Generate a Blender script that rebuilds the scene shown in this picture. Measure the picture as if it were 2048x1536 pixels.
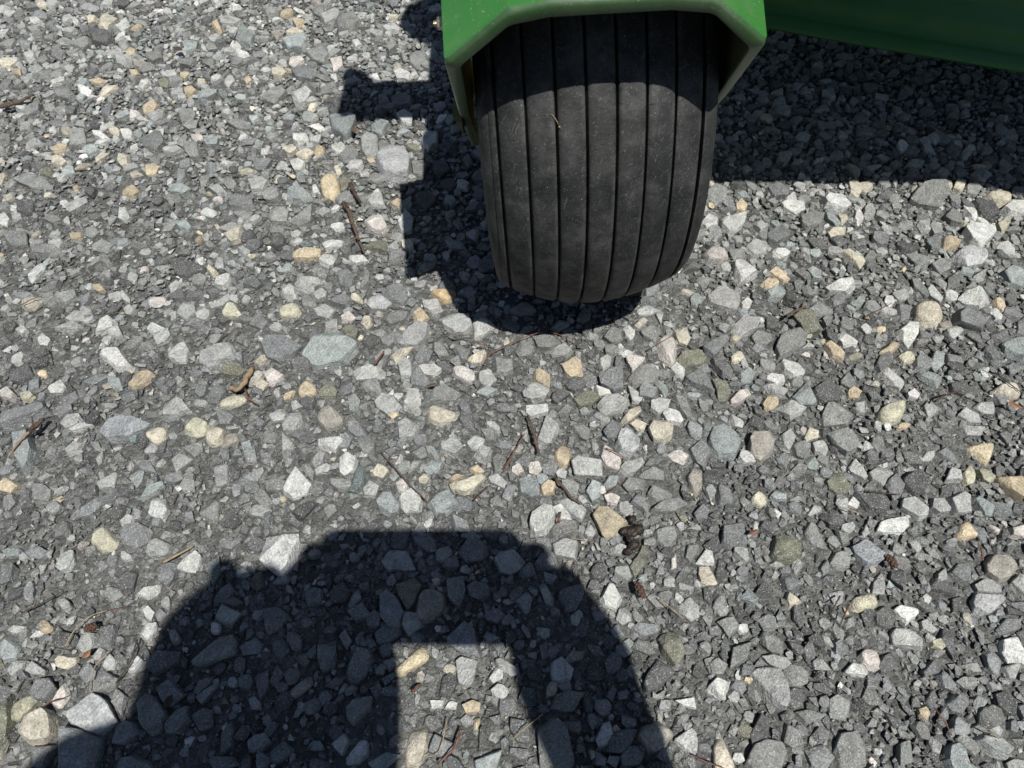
import bpy, bmesh, math, random
import numpy as np
from mathutils import Vector, Matrix, noise as mnoise

# ------------------------------------------------------------------ camera, world, sun, exposure
scene = bpy.context.scene
for o in list(bpy.data.objects):
    bpy.data.objects.remove(o, do_unlink=True)
COL = scene.collection
rng = np.random.default_rng(7)
random.seed(7)

PITCH = math.radians(58.0)        # below the horizon
CAM_H = 0.53                      # a phone held low by somebody squatting
FPX = 1480.0                      # focal length in photograph pixels (2048 wide)
CAM = np.array([0.0, 0.0, CAM_H])
FWD = np.array([0.0, math.cos(PITCH), -math.sin(PITCH)])
DWN = np.array([0.0, -math.sin(PITCH), -math.cos(PITCH)])
RGT = np.array([1.0, 0.0, 0.0])


def ray(x, y):
    return FWD + RGT * ((x - 1024.0) / FPX) + DWN * ((y - 768.0) / FPX)


def gp(x, y, z=0.0):
    """where the line of sight at photograph pixel x, y meets height z"""
    d = ray(x, y)
    return CAM + d * ((z - CAM_H) / d[2])


def proj(P):
    d = np.asarray(P, float) - CAM
    f = d @ FWD
    return np.stack([1024 + FPX * (d @ RGT) / f, 768 + FPX * (d @ DWN) / f], -1)


cam_data = bpy.data.cameras.new("camera")
cam = bpy.data.objects.new("camera", cam_data)
COL.objects.link(cam)
cam.location = CAM
cam.rotation_euler = (math.radians(90) - PITCH, 0, 0)
cam_data.sensor_width = 36.0
cam_data.lens = 36.0 * FPX / 2048.0
cam_data.clip_start = 0.01
cam_data.clip_end = 500.0
cam_data.dof.use_dof = True
cam_data.dof.focus_distance = 0.60
cam_data.dof.aperture_fstop = 20.0
scene.camera = cam
scene.render.resolution_x, scene.render.resolution_y = 1024, 768

# the phone's own shadow marks the point opposite the sun
_d = ray(718, 1100)
SUNV = -_d / (-_d[2])                                   # towards the sun, per metre of height
SUN_ELEV = math.atan2(1.0, math.hypot(SUNV[0], SUNV[1]))
SUN_AZ = math.atan2(SUNV[0], SUNV[1])

world = bpy.data.worlds.new("World")
scene.world = world
world.use_nodes = True
wn = world.node_tree
bg = wn.nodes["Background"]
sky = wn.nodes.new("ShaderNodeTexSky")
sky.sky_type = 'NISHITA'
sky.sun_disc = False
sky.sun_elevation = SUN_ELEV
sky.sun_rotation = SUN_AZ
sky.air_density = 1.0
sky.dust_density = 0.6
sky.ozone_density = 1.5
wn.links.new(sky.outputs[0], bg.inputs[0])
bg.inputs[1].default_value = 0.056

sun_data = bpy.data.lights.new("sun", 'SUN')
sun_data.energy = 5.0
sun_data.angle = math.radians(0.53)
sun_data.color = (1.0, 0.985, 0.925)
sun = bpy.data.objects.new("sun", sun_data)
COL.objects.link(sun)
sun.rotation_euler = Vector(SUNV).to_track_quat('Z', 'Y').to_euler()
sun.location = Vector(SUNV) * 5

scene.view_settings.view_transform = 'Standard'
scene.view_settings.look = 'None'
scene.view_settings.exposure = 0.22
scene.view_settings.gamma = 1.0
scene.view_settings.use_curve_mapping = False
scene.cycles.max_bounces = 6


# ------------------------------------------------------------------ small helpers
def tag(o, label=None, cat=None, group=None, kind=None):
    if label: o["label"] = label
    if cat: o["category"] = cat
    if group: o["group"] = group
    if kind: o["kind"] = kind
    return o


def tri_mesh(name, V, F, smooth=True):
    """mesh from numpy arrays; F holds triangles or quads"""
    V = np.ascontiguousarray(V, np.float32)
    F = np.ascontiguousarray(F, np.int32)
    k = F.shape[1]
    me = bpy.data.meshes.new(name)
    me.vertices.add(len(V))
    me.vertices.foreach_set("co", V.ravel())
    me.loops.add(F.size)
    me.loops.foreach_set("vertex_index", F.ravel())
    me.polygons.add(len(F))
    me.polygons.foreach_set("loop_start", np.arange(0, F.size, k, dtype=np.int32))
    me.polygons.foreach_set("loop_total", np.full(len(F), k, np.int32))
    me.polygons.foreach_set("use_smooth", np.full(len(F), smooth, bool))
    me.update(calc_edges=True)
    return me


def set_color(me, cols):
    """per-point colour of each stone (rgb) and its seed (a)"""
    at = me.attributes.new("tone", 'FLOAT_COLOR', 'POINT')
    at.data.foreach_set("color", np.ascontiguousarray(cols, np.float32).ravel())


def add(name, me, mat, parent=None):
    o = bpy.data.objects.new(name, me)
    COL.objects.link(o)
    if mat is not None and me is not None:
        me.materials.append(mat)
    if parent is not None:
        o.parent = parent
    return o


def empty(name, loc=(0, 0, 0)):
    o = bpy.data.objects.new(name, None)
    o.empty_display_size = 0.05
    COL.objects.link(o)
    o.location = loc
    return o


def bm_obj(name, bm, mat, parent=None, smooth=False, bevel=0.0, seg=2):
    if bevel > 0:
        bmesh.ops.bevel(bm, geom=[e for e in bm.edges if len(e.link_faces) == 2 and e.calc_face_angle(0) > 0.35],
                        offset=bevel, segments=seg, affect='EDGES', profile=0.6)
    bmesh.ops.recalc_face_normals(bm, faces=bm.faces)
    me = bpy.data.meshes.new(name)
    bm.to_mesh(me)
    bm.free()
    for p in me.polygons:
        p.use_smooth = smooth
    return add(name, me, mat, parent)


def smooth_by_angle(o, ang=0.6):
    """smooth shading with hard edges kept sharp"""
    me = o.data
    me.polygons.foreach_set("use_smooth", np.ones(len(me.polygons), bool))
    me.set_sharp_from_angle(angle=ang)


# ------------------------------------------------------------------ materials
def new_mat(name):
    m = bpy.data.materials.new(name)
    m.use_nodes = True
    nt = m.node_tree
    return m, nt, nt.nodes["Principled BSDF"]


def node(nt, t, **kw):
    n = nt.nodes.new(t)
    for k, v in kw.items():
        if k.startswith("i_"):
            n.inputs[k[2:].replace("_", " ")].default_value = v
        else:
            setattr(n, k, v)
    return n


def ramp(nt, fac, stops):
    r = nt.nodes.new("ShaderNodeValToRGB")
    while len(r.color_ramp.elements) > 1:
        r.color_ramp.elements.remove(r.color_ramp.elements[0])
    r.color_ramp.elements[0].position = stops[0][0]
    c = stops[0][1]
    r.color_ramp.elements[0].color = (*c, 1) if isinstance(c, tuple) else (c, c, c, 1)
    for p, c in stops[1:]:
        e = r.color_ramp.elements.new(p)
        e.color = (*c, 1) if isinstance(c, tuple) else (c, c, c, 1)
    nt.links.new(fac, r.inputs[0])
    return r.outputs[0]


def mixc(nt, fac, a, b, mode='MIX'):
    n = nt.nodes.new("ShaderNodeMix")
    n.data_type = 'RGBA'
    n.blend_type = mode
    for sock, v in ((n.inputs[0], fac), (n.inputs[6], a), (n.inputs[7], b)):
        if hasattr(v, "is_linked") or hasattr(v, "links"):
            nt.links.new(v, sock)
        elif isinstance(v, (int, float)):
            sock.default_value = v
        else:
            sock.default_value = (*v, 1)
    return n.outputs[2]


def stone_material():
    m, nt, b = new_mat("stone")
    L = nt.links.new
    at = node(nt, "ShaderNodeAttribute", attribute_name="tone")
    geo = node(nt, "ShaderNodeNewGeometry")
    seed = nt.nodes.new("ShaderNodeVectorMath"); seed.operation = 'MULTIPLY_ADD'
    comb = nt.nodes.new("ShaderNodeCombineXYZ")
    for i in range(3):
        L(at.outputs["Alpha"], comb.inputs[i])
    L(comb.outputs[0], seed.inputs[0])
    seed.inputs[1].default_value = (7.3, 11.9, 5.1)
    L(geo.outputs["Position"], seed.inputs[2])
    # each stone's grain runs its own way
    rot = nt.nodes.new("ShaderNodeVectorRotate"); rot.rotation_type = 'EULER_XYZ'
    L(seed.outputs[0], rot.inputs["Vector"])
    er = nt.nodes.new("ShaderNodeVectorMath"); er.operation = 'SCALE'
    L(comb.outputs[0], er.inputs[0]); er.inputs[3].default_value = 6.28
    L(er.outputs[0], rot.inputs["Rotation"])
    P = rot.outputs[0]
    big = node(nt, "ShaderNodeTexNoise", i_Scale=120.0, i_Detail=4.0, i_Roughness=0.6); L(P, big.inputs["Vector"])
    fine = node(nt, "ShaderNodeTexNoise", i_Scale=620.0, i_Detail=3.0, i_Roughness=0.7); L(P, fine.inputs["Vector"])
    st = nt.nodes.new("ShaderNodeVectorMath"); st.operation = 'MULTIPLY'
    L(P, st.inputs[0]); st.inputs[1].default_value = (110, 120, 620)
    bands = node(nt, "ShaderNodeTexNoise", i_Scale=1.0, i_Detail=3.0, i_Roughness=0.65); L(st.outputs[0], bands.inputs["Vector"])
    speck = node(nt, "ShaderNodeTexNoise", i_Scale=1050.0, i_Detail=1.0); L(P, speck.inputs["Vector"])
    k1 = ramp(nt, big.outputs[0], [(0.28, 0.66), (0.5, 1.0), (0.72, 1.28)])
    k2 = ramp(nt, bands.outputs[0], [(0.3, 0.80), (0.5, 1.0), (0.7, 1.16)])
    k3 = ramp(nt, fine.outputs[0], [(0.3, 0.62), (0.5, 1.0), (0.7, 1.34)])
    c = mixc(nt, 1.0, at.outputs["Color"], k1, 'MULTIPLY')
    c = mixc(nt, 1.0, c, k2, 'MULTIPLY')
    c = mixc(nt, 1.0, c, k3, 'MULTIPLY')
    sp = ramp(nt, speck.outputs[0], [(0.62, 0.0), (0.70, 1.0)])
    c = mixc(nt, mixc(nt, 1.0, sp, (0.5, 0.5, 0.5), 'MULTIPLY'), c, (0.66, 0.66, 0.64))
    dk = ramp(nt, speck.outputs[0], [(0.25, 1.0), (0.33, 0.0)])
    c = mixc(nt, mixc(nt, 1.0, dk, (0.45, 0.45, 0.45), 'MULTIPLY'), c, (0.06, 0.06, 0.06))
    # pale quarry dust lies over everything in places
    dust = node(nt, "ShaderNodeTexNoise", i_Scale=16.0, i_Detail=3.0); L(geo.outputs["Position"], dust.inputs["Vector"])
    df = ramp(nt, dust.outputs[0], [(0.40, 0.03), (0.72, 0.22)])
    c = mixc(nt, df, c, (0.225, 0.222, 0.21))
    L(c, b.inputs["Base Color"])
    L(ramp(nt, fine.outputs[0], [(0.3, 0.82), (0.7, 0.55)]), b.inputs["Roughness"])
    b.inputs["Specular IOR Level"].default_value = 0.35
    # relief
    add1 = nt.nodes.new("ShaderNodeMath"); add1.operation = 'MULTIPLY_ADD'
    L(big.outputs[0], add1.inputs[0]); add1.inputs[1].default_value = 1.6
    L(fine.outputs[0], add1.inputs[2])
    add2 = nt.nodes.new("ShaderNodeMath"); add2.operation = 'ADD'
    L(add1.outputs[0], add2.inputs[0]); L(bands.outputs[0], add2.inputs[1])
    bump = node(nt, "ShaderNodeBump", i_Strength=1.0, i_Distance=0.0014)
    L(add2.outputs[0], bump.inputs["Height"])
    L(bump.outputs[0], b.inputs["Normal"])
    return m


def ground_material():
    m, nt, b = new_mat("packed_fines")
    L = nt.links.new
    geo = node(nt, "ShaderNodeNewGeometry")
    P = geo.outputs["Position"]
    v1 = node(nt, "ShaderNodeTexVoronoi", i_Scale=230.0, i_Randomness=1.0); L(P, v1.inputs["Vector"])
    v2 = node(nt, "ShaderNodeTexVoronoi", i_Scale=520.0, i_Randomness=1.0); L(P, v2.inputs["Vector"])
    n1 = node(nt, "ShaderNodeTexNoise", i_Scale=9.0, i_Detail=4.0); L(P, n1.inputs["Vector"])
    n2 = node(nt, "ShaderNodeTexNoise", i_Scale=700.0, i_Detail=3.0); L(P, n2.inputs["Vector"])
    bw = nt.nodes.new("ShaderNodeRGBToBW"); L(v1.outputs["Color"], bw.inputs[0])
    bw2 = nt.nodes.new("ShaderNodeRGBToBW"); L(v2.outputs["Color"], bw2.inputs[0])
    c = ramp(nt, bw.outputs[0], [(0.2, (0.058, 0.058, 0.056)), (0.55, (0.105, 0.105, 0.101)), (0.85, (0.190, 0.188, 0.180))])
    c = mixc(nt, 1.0, c, ramp(nt, bw2.outputs[0], [(0.2, 0.75), (0.8, 1.3)]), 'MULTIPLY')
    c = mixc(nt, ramp(nt, n1.outputs[0], [(0.4, 0.15), (0.7, 0.6)]), c, (0.128, 0.127, 0.121))
    L(c, b.inputs["Base Color"])
    b.inputs["Roughness"].default_value = 0.9
    b.inputs["Specular IOR Level"].default_value = 0.2
    s = nt.nodes.new("ShaderNodeMath"); s.operation = 'ADD'
    L(v1.outputs["Distance"], s.inputs[0]); L(v2.outputs["Distance"], s.inputs[1])
    s2 = nt.nodes.new("ShaderNodeMath"); s2.operation = 'MULTIPLY_ADD'
    L(s.outputs[0], s2.inputs[0]); s2.inputs[1].default_value = -1.0
    L(n2.outputs[0], s2.inputs[2])
    bump = node(nt, "ShaderNodeBump", i_Strength=0.9, i_Distance=0.0018)
    L(s2.outputs[0], bump.inputs["Height"]); L(bump.outputs[0], b.inputs["Normal"])
    return m


def scuffs(nt, P, rot, stretch, lo, hi):
    """thin stray scratches: strongly stretched noise, cut to its peaks"""
    r = nt.nodes.new("ShaderNodeVectorRotate"); r.rotation_type = 'EULER_XYZ'
    nt.links.new(P, r.inputs["Vector"]); r.inputs["Rotation"].default_value = rot
    st = nt.nodes.new("ShaderNodeVectorMath"); st.operation = 'MULTIPLY'
    nt.links.new(r.outputs[0], st.inputs[0]); st.inputs[1].default_value = stretch
    n = node(nt, "ShaderNodeTexNoise", i_Scale=1.0, i_Detail=1.5, i_Roughness=0.6)
    nt.links.new(st.outputs[0], n.inputs["Vector"])
    return ramp(nt, n.outputs[0], [(lo, 0.0), (hi, 1.0)])


def rubber_material():
    m, nt, b = new_mat("tyre_rubber")
    L = nt.links.new
    tc = node(nt, "ShaderNodeTexCoord")
    P = tc.outputs["Object"]
    n1 = node(nt, "ShaderNodeTexNoise", i_Scale=38.0, i_Detail=8.0, i_Roughness=0.68); L(P, n1.inputs["Vector"])
    n2 = node(nt, "ShaderNodeTexNoise", i_Scale=95.0, i_Detail=5.0, i_Roughness=0.7); L(P, n2.inputs["Vector"])
    n3 = node(nt, "ShaderNodeTexNoise", i_Scale=900.0, i_Detail=2.0); L(P, n3.inputs["Vector"])
    st = nt.nodes.new("ShaderNodeVectorMath"); st.operation = 'MULTIPLY'
    L(P, st.inputs[0]); st.inputs[1].default_value = (260, 420, 420)
    scr = node(nt, "ShaderNodeTexNoise", i_Scale=1.0, i_Detail=3.0, i_Roughness=0.7); L(st.outputs[0], scr.inputs["Vector"])
    c = ramp(nt, n1.outputs[0], [(0.34, (0.0085, 0.0090, 0.0098)), (0.5, (0.0195, 0.0203, 0.0204)), (0.66, (0.044, 0.045, 0.043))])
    c = mixc(nt, 1.0, c, ramp(nt, n2.outputs[0], [(0.3, 0.6), (0.7, 1.6)]), 'MULTIPLY')
    c = mixc(nt, 1.0, c, ramp(nt, scr.outputs[0], [(0.35, 0.94), (0.62, 1.04), (0.74, 1.5)]), 'MULTIPLY')
    grit = ramp(nt, n3.outputs[0], [(0.70, 0.0), (0.78, 0.8)])
    c = mixc(nt, grit, c, (0.30, 0.29, 0.27))
    mud = node(nt, "ShaderNodeTexNoise", i_Scale=11.0, i_Detail=5.0, i_Roughness=0.7); L(P, mud.inputs["Vector"])
    c = mixc(nt, ramp(nt, mud.outputs[0], [(0.52, 0.0), (0.78, 0.25)]), c, (0.085, 0.080, 0.066))
    # ribs worn pale along their edges
    sx = nt.nodes.new("ShaderNodeSeparateXYZ"); L(P, sx.inputs[0])
    fr = nt.nodes.new("ShaderNodeMath"); fr.operation = 'MULTIPLY_ADD'
    L(sx.outputs[0], fr.inputs[0]); fr.inputs[1].default_value = 1 / 0.0176; fr.inputs[2].default_value = 10.5
    fc = nt.nodes.new("ShaderNodeMath"); fc.operation = 'FRACT'; L(fr.outputs[0], fc.inputs[0])
    edge = ramp(nt, fc.outputs[0], [(0.06, 0.75), (0.16, 0.0), (0.80, 0.0), (0.94, 0.9)])
    wear = node(nt, "ShaderNodeTexNoise", i_Scale=55.0, i_Detail=5.0, i_Roughness=0.7); L(P, wear.inputs["Vector"])
    ef = mixc(nt, 1.0, edge, ramp(nt, wear.outputs[0], [(0.42, 0.0), (0.68, 0.8)]), 'MULTIPLY')
    c = mixc(nt, ef, c, (0.085, 0.084, 0.078))
    for rot, lo in (((0.3, 0.2, 0.9), 0.665), ((1.1, 0.5, -0.4), 0.675), ((0.1, 1.2, 0.3), 0.67)):
        c = mixc(nt, mixc(nt, 1.0, scuffs(nt, P, rot, (70, 900, 900), lo, lo + 0.05), (0.55, 0.55, 0.55), 'MULTIPLY'), c, (0.115, 0.113, 0.105))
    dk = scuffs(nt, P, (0.4, 0.1, 0.2), (90, 700, 700), 0.67, 0.71)
    c = mixc(nt, mixc(nt, 1.0, dk, (0.7, 0.7, 0.7), 'MULTIPLY'), c, (0.008, 0.008, 0.008))
    L(c, b.inputs["Base Color"])
    L(ramp(nt, n2.outputs[0], [(0.3, 0.78), (0.7, 0.55)]), b.inputs["Roughness"])
    b.inputs["Specular IOR Level"].default_value = 0.35
    s = nt.nodes.new("ShaderNodeMath"); s.operation = 'ADD'
    L(n2.outputs[0], s.inputs[0]); L(scr.outputs[0], s.inputs[1])
    bump = node(nt, "ShaderNodeBump", i_Strength=0.5, i_Distance=0.0006)
    L(s.outputs[0], bump.inputs["Height"]); L(bump.outputs[0], b.inputs["Normal"])
    return m


def paint_material(name, base, dusty=0.35, rough=0.32, coat=0.35, speck=0.8):
    m, nt, b = new_mat(name)
    L = nt.links.new
    tc = node(nt, "ShaderNodeTexCoord")
    P = tc.outputs["Object"]
    n1 = node(nt, "ShaderNodeTexNoise", i_Scale=14.0, i_Detail=5.0, i_Roughness=0.6); L(P, n1.inputs["Vector"])
    n2 = node(nt, "ShaderNodeTexNoise", i_Scale=420.0, i_Detail=2.0); L(P, n2.inputs["Vector"])
    n3 = node(nt, "ShaderNodeTexNoise", i_Scale=60.0, i_Detail=3.0); L(P, n3.inputs["Vector"])
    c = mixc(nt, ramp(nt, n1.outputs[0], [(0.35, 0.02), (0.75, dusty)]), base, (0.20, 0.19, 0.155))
    c = mixc(nt, ramp(nt, n2.outputs[0], [(0.73, 0.0), (0.77, speck)]), c, (0.42, 0.41, 0.36))
    c = mixc(nt, ramp(nt, n2.outputs[0], [(0.22, 0.7), (0.26, 0.0)]), c, (0.03, 0.035, 0.02))
    for rot, lo in (((0.2, 0.3, 0.8), 0.70), ((0.9, 0.4, -0.5), 0.705)):
        c = mixc(nt, mixc(nt, 1.0, scuffs(nt, P, rot, (55, 1100, 1100), lo, lo + 0.03), (0.75 * speck,) * 3, 'MULTIPLY'), c, (0.33, 0.40, 0.28))
    film = node(nt, "ShaderNodeTexNoise", i_Scale=130.0, i_Detail=5.0, i_Roughness=0.75); L(P, film.inputs["Vector"])
    c = mixc(nt, ramp(nt, film.outputs[0], [(0.5, 0.0), (0.75, dusty * 0.6)]), c, (0.19, 0.18, 0.145))
    L(c, b.inputs["Base Color"])
    L(ramp(nt, n1.outputs[0], [(0.3, rough), (0.75, rough + 0.3)]), b.inputs["Roughness"])
    b.inputs["Coat Weight"].default_value = coat
    b.inputs["Coat Roughness"].default_value = 0.18
    bump = node(nt, "ShaderNodeBump", i_Strength=0.18, i_Distance=0.0008)
    L(n3.outputs[0], bump.inputs["Height"]); L(bump.outputs[0], b.inputs["Normal"])
    return m


def plain_material(name, base, rough=0.7, metal=0.0, var=0.35, scale=180.0, bumpd=0.0006):
    m, nt, b = new_mat(name)
    L = nt.links.new
    tc = node(nt, "ShaderNodeTexCoord")
    n1 = node(nt, "ShaderNodeTexNoise", i_Scale=scale, i_Detail=4.0, i_Roughness=0.65)
    L(tc.outputs["Object"], n1.inputs["Vector"])
    k = ramp(nt, n1.outputs[0], [(0.3, 1 - var), (0.7, 1 + var)])
    L(mixc(nt, 1.0, base, k, 'MULTIPLY'), b.inputs["Base Color"])
    b.inputs["Roughness"].default_value = rough
    b.inputs["Metallic"].default_value = metal
    bump = node(nt, "ShaderNodeBump", i_Strength=0.5, i_Distance=bumpd)
    L(n1.outputs[0], bump.inputs["Height"]); L(bump.outputs[0], b.inputs["Normal"])
    return m


M_STONE = stone_material()
M_GROUND = ground_material()
M_RUBBER = rubber_material()
M_GREEN = paint_material("green_paint", (0.015, 0.128, 0.015), 0.22, 0.22, 0.4, 0.4)
M_LIP = paint_material("dusty_shaded_green", (0.015, 0.064, 0.012), 0.24, 0.36, 0.3, 0.4)  # dusty green, darkened further to put shade into the lip's colour
M_DECK = paint_material("shaded_deck_green", (0.005, 0.095, 0.012), 0.02, 0.42, 0.10, 0.05)  # machine green darkened to deepen the deck's shade, hardly any dust
M_OLIVE = plain_material("dusty_inner_plate", (0.10, 0.095, 0.045), 0.8)
M_YELLOW = paint_material("yellow_paint", (0.55, 0.36, 0.02))
M_ZINC = plain_material("zinc_plated_steel", (0.48, 0.42, 0.30), 0.38, 0.9, 0.3, 300)
M_BLACK = plain_material("black_plastic", (0.02, 0.02, 0.021), 0.45)

# ------------------------------------------------------------------ ground
def build_ground():
    xs = np.concatenate([[-60, -20, -6, -3], np.linspace(-1.6, 1.6, 161), [3, 6, 20, 60]])
    ys = np.concatenate([[-60, -20, -6, -3], np.linspace(-1.2, 2.2, 171), [3.5, 6, 20, 60]])
    X, Y = np.meshgrid(xs, ys)
    Z = 0.0009 * np.sin(X * 61 + 1.3 * np.sin(Y * 37)) + 0.0009 * np.sin(Y * 53 + 1.7 * np.sin(X * 29)) - 0.0014
    nx, ny = len(xs), len(ys)
    V = np.stack([X, Y, Z], -1).reshape(-1, 3)
    i = np.arange(ny - 1)[:, None] * nx + np.arange(nx - 1)[None, :]
    F = np.stack([i, i + 1, i + nx + 1, i + nx], -1).reshape(-1, 4)
    o = add("ground", tri_mesh("ground", V, F, True), M_GROUND)
    tag(o, "packed grey crushed-stone ground between the loose gravel", None, None, "structure")


build_ground()

# ------------------------------------------------------------------ the mower's front caster
# wheel frame: t along the axle (to the right), u towards the camera, v up
YAW, CAMBER, TYRE_R, RIB, CROWN = 0.0379, 0.056, 0.165, 0.0176, 3.907
WC = np.array([0.0515, 0.4974, 0.1655])
AX = np.array([math.cos(YAW), math.sin(YAW), CAMBER]); AX /= np.linalg.norm(AX)
FW = np.array([math.sin(YAW), -math.cos(YAW), 0.0])
UP = np.cross(FW, AX); UP *= np.sign(UP[2])
WM = Matrix(((AX[0], FW[0], UP[0], WC[0]), (AX[1], FW[1], UP[1], WC[1]), (AX[2], FW[2], UP[2], WC[2]), (0, 0, 0, 1)))


def wor(t, u, v):
    return WC + AX * t + FW * u + UP * v


mower = empty("ride_on_mower", (WC[0], WC[1], 0))
tag(mower, "green ride-on mower with ribbed front caster tyre standing on the gravel", "mower")
bpy.context.view_layer.update()
MINV = Matrix.Translation((-WC[0], -WC[1], 0))


def mpart(o, parent=None):
    """parent to the mower, geometry given in the wheel frame"""
    p = parent or mower
    o.parent = p
    if p is mower:
        o.matrix_local = MINV @ WM
    return o


def wpart(o, parent=None):
    """parent to the mower, geometry given in world coordinates"""
    o.parent = parent or mower
    if parent is None:
        o.matrix_local = MINV
    return o


def build_tyre():
    # section (t, r): ribs with round-shouldered grooves, then shoulder and side wall
    prof = []
    g_half, g_deep = 0.00115, 0.0062
    edges = [(i - 3.5) * RIB for i in range(8)]

    def crown(t):
        return TYRE_R - CROWN * t * t
    pts = [(-0.0722, 0.1400), (-0.0705, 0.1438), (-0.0680, 0.1463)]
    prev = -0.0665
    for e in edges:
        a, bb = e - g_half, e + g_half
        for f in (0.0, 0.05, 0.14, 0.35, 0.65, 0.86, 0.95, 1.0):
            t = prev + (a - prev) * f
            drop = 0.0011 * max(0.0, (abs(2 * f - 1) - 0.72) / 0.28) ** 2
            pts.append((t, crown(t) - drop))
        pts += [(a + 0.0003, crown(e) - 0.0016), (a + 0.0005, crown(e) - g_deep), (bb - 0.0005, crown(e) - g_deep),
                (bb - 0.0003, crown(e) - 0.0016)]
        prev = bb
    for f in np.linspace(0, 1, 4):
        t = prev + (0.0665 - prev) * f
        pts.append((t, crown(t)))
    pts += [(0.0680, 0.1463), (0.0705, 0.1438), (0.0722, 0.1400)]
    side = [(0.0727, 0.1360), (0.0722, 0.1340), (0.0733, 0.1325), (0.0742, 0.126), (0.0746, 0.116), (0.0742, 0.106),
            (0.0730, 0.099), (0.0738, 0.0975), (0.0725, 0.088), (0.0705, 0.081), (0.0680, 0.0765)]
    prof = [(-t, r) for t, r in side[::-1]] + pts + side
    prof = np.array(prof)
    n, m = 220, len(prof)
    ph = np.linspace(0, 2 * np.pi, n, endpoint=False)
    V = np.zeros((n, m, 3))
    V[..., 0] = prof[None, :, 0]
    V[..., 1] = np.cos(ph)[:, None] * prof[None, :, 1]
    V[..., 2] = np.sin(ph)[:, None] * prof[None, :, 1]
    # flattened where it carries the machine
    flat = -(WC[2] - 0.004)
    low = V[..., 2] < flat
    V[..., 2] = np.where(low, flat + (V[..., 2] - flat) * 0.25, V[..., 2])
    i = np.arange(n)[:, None] * m + np.arange(m - 1)[None, :]
    j = ((np.arange(n) + 1) % n)[:, None] * m + np.arange(m - 1)[None, :]
    F = np.stack([i, i + 1, j + 1, j], -1).reshape(-1, 4)
    o = add("tyre", tri_mesh("tyre", V.reshape(-1, 3), F, True), M_RUBBER)
    o.data.set_sharp_from_angle(angle=0.7)
    mpart(o)
    tag(o, "wide black ribbed tyre dusted with grit")
    # moulded vent dots in the left side wall
    for k in range(9):
        bm = bmesh.new()
        a = math.radians(-52 + k * 4.2)
        bmesh.ops.create_icosphere(bm, subdivisions=1, radius=0.0011)
        bmesh.ops.translate(bm, verts=bm.verts, vec=(-0.0740, math.cos(a) * 0.1270, math.sin(a) * 0.1270))
        d = bm_obj("vent_spew", bm, M_BLACK, None, True)
        d.parent = o
    return o


tyre = build_tyre()


def lathe(prof, n=40):
    prof = np.array(prof)
    m = len(prof)
    ph = np.linspace(0, 2 * np.pi, n, endpoint=False)
    V = np.zeros((n, m, 3))
    V[..., 0] = prof[None, :, 0]
    V[..., 1] = np.cos(ph)[:, None] * prof[None, :, 1]
    V[..., 2] = np.sin(ph)[:, None] * prof[None, :, 1]
    i = np.arange(n)[:, None] * m + np.arange(m - 1)[None, :]
    j = ((np.arange(n) + 1) % n)[:, None] * m + np.arange(m - 1)[None, :]
    return V.reshape(-1, 3), np.stack([i, i + 1, j + 1, j], -1).reshape(-1, 4)


V, F = lathe([(-0.078, 0.0), (-0.078, 0.018), (-0.06, 0.02), (-0.055, 0.05), (-0.063, 0.066), (-0.069, 0.079), (-0.066, 0.079),
              (-0.03, 0.062), (0.03, 0.062), (0.066, 0.079), (0.069, 0.079), (0.063, 0.066), (0.055, 0.05), (0.06, 0.02),
              (0.078, 0.018), (0.078, 0.0)])
rim = mpart(add("wheel_rim", tri_mesh("wheel_rim", V, F, True), M_YELLOW))
rim.data.set_sharp_from_angle(angle=0.6)

# fork: bent plate hood over the tyre with an inward lip along its front edge
HW = 0.0850          # half width
KT, KV = 0.0508, 0.1585   # top bend
CV = 0.1325          # side bend height
LIP = 0.0078


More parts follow.
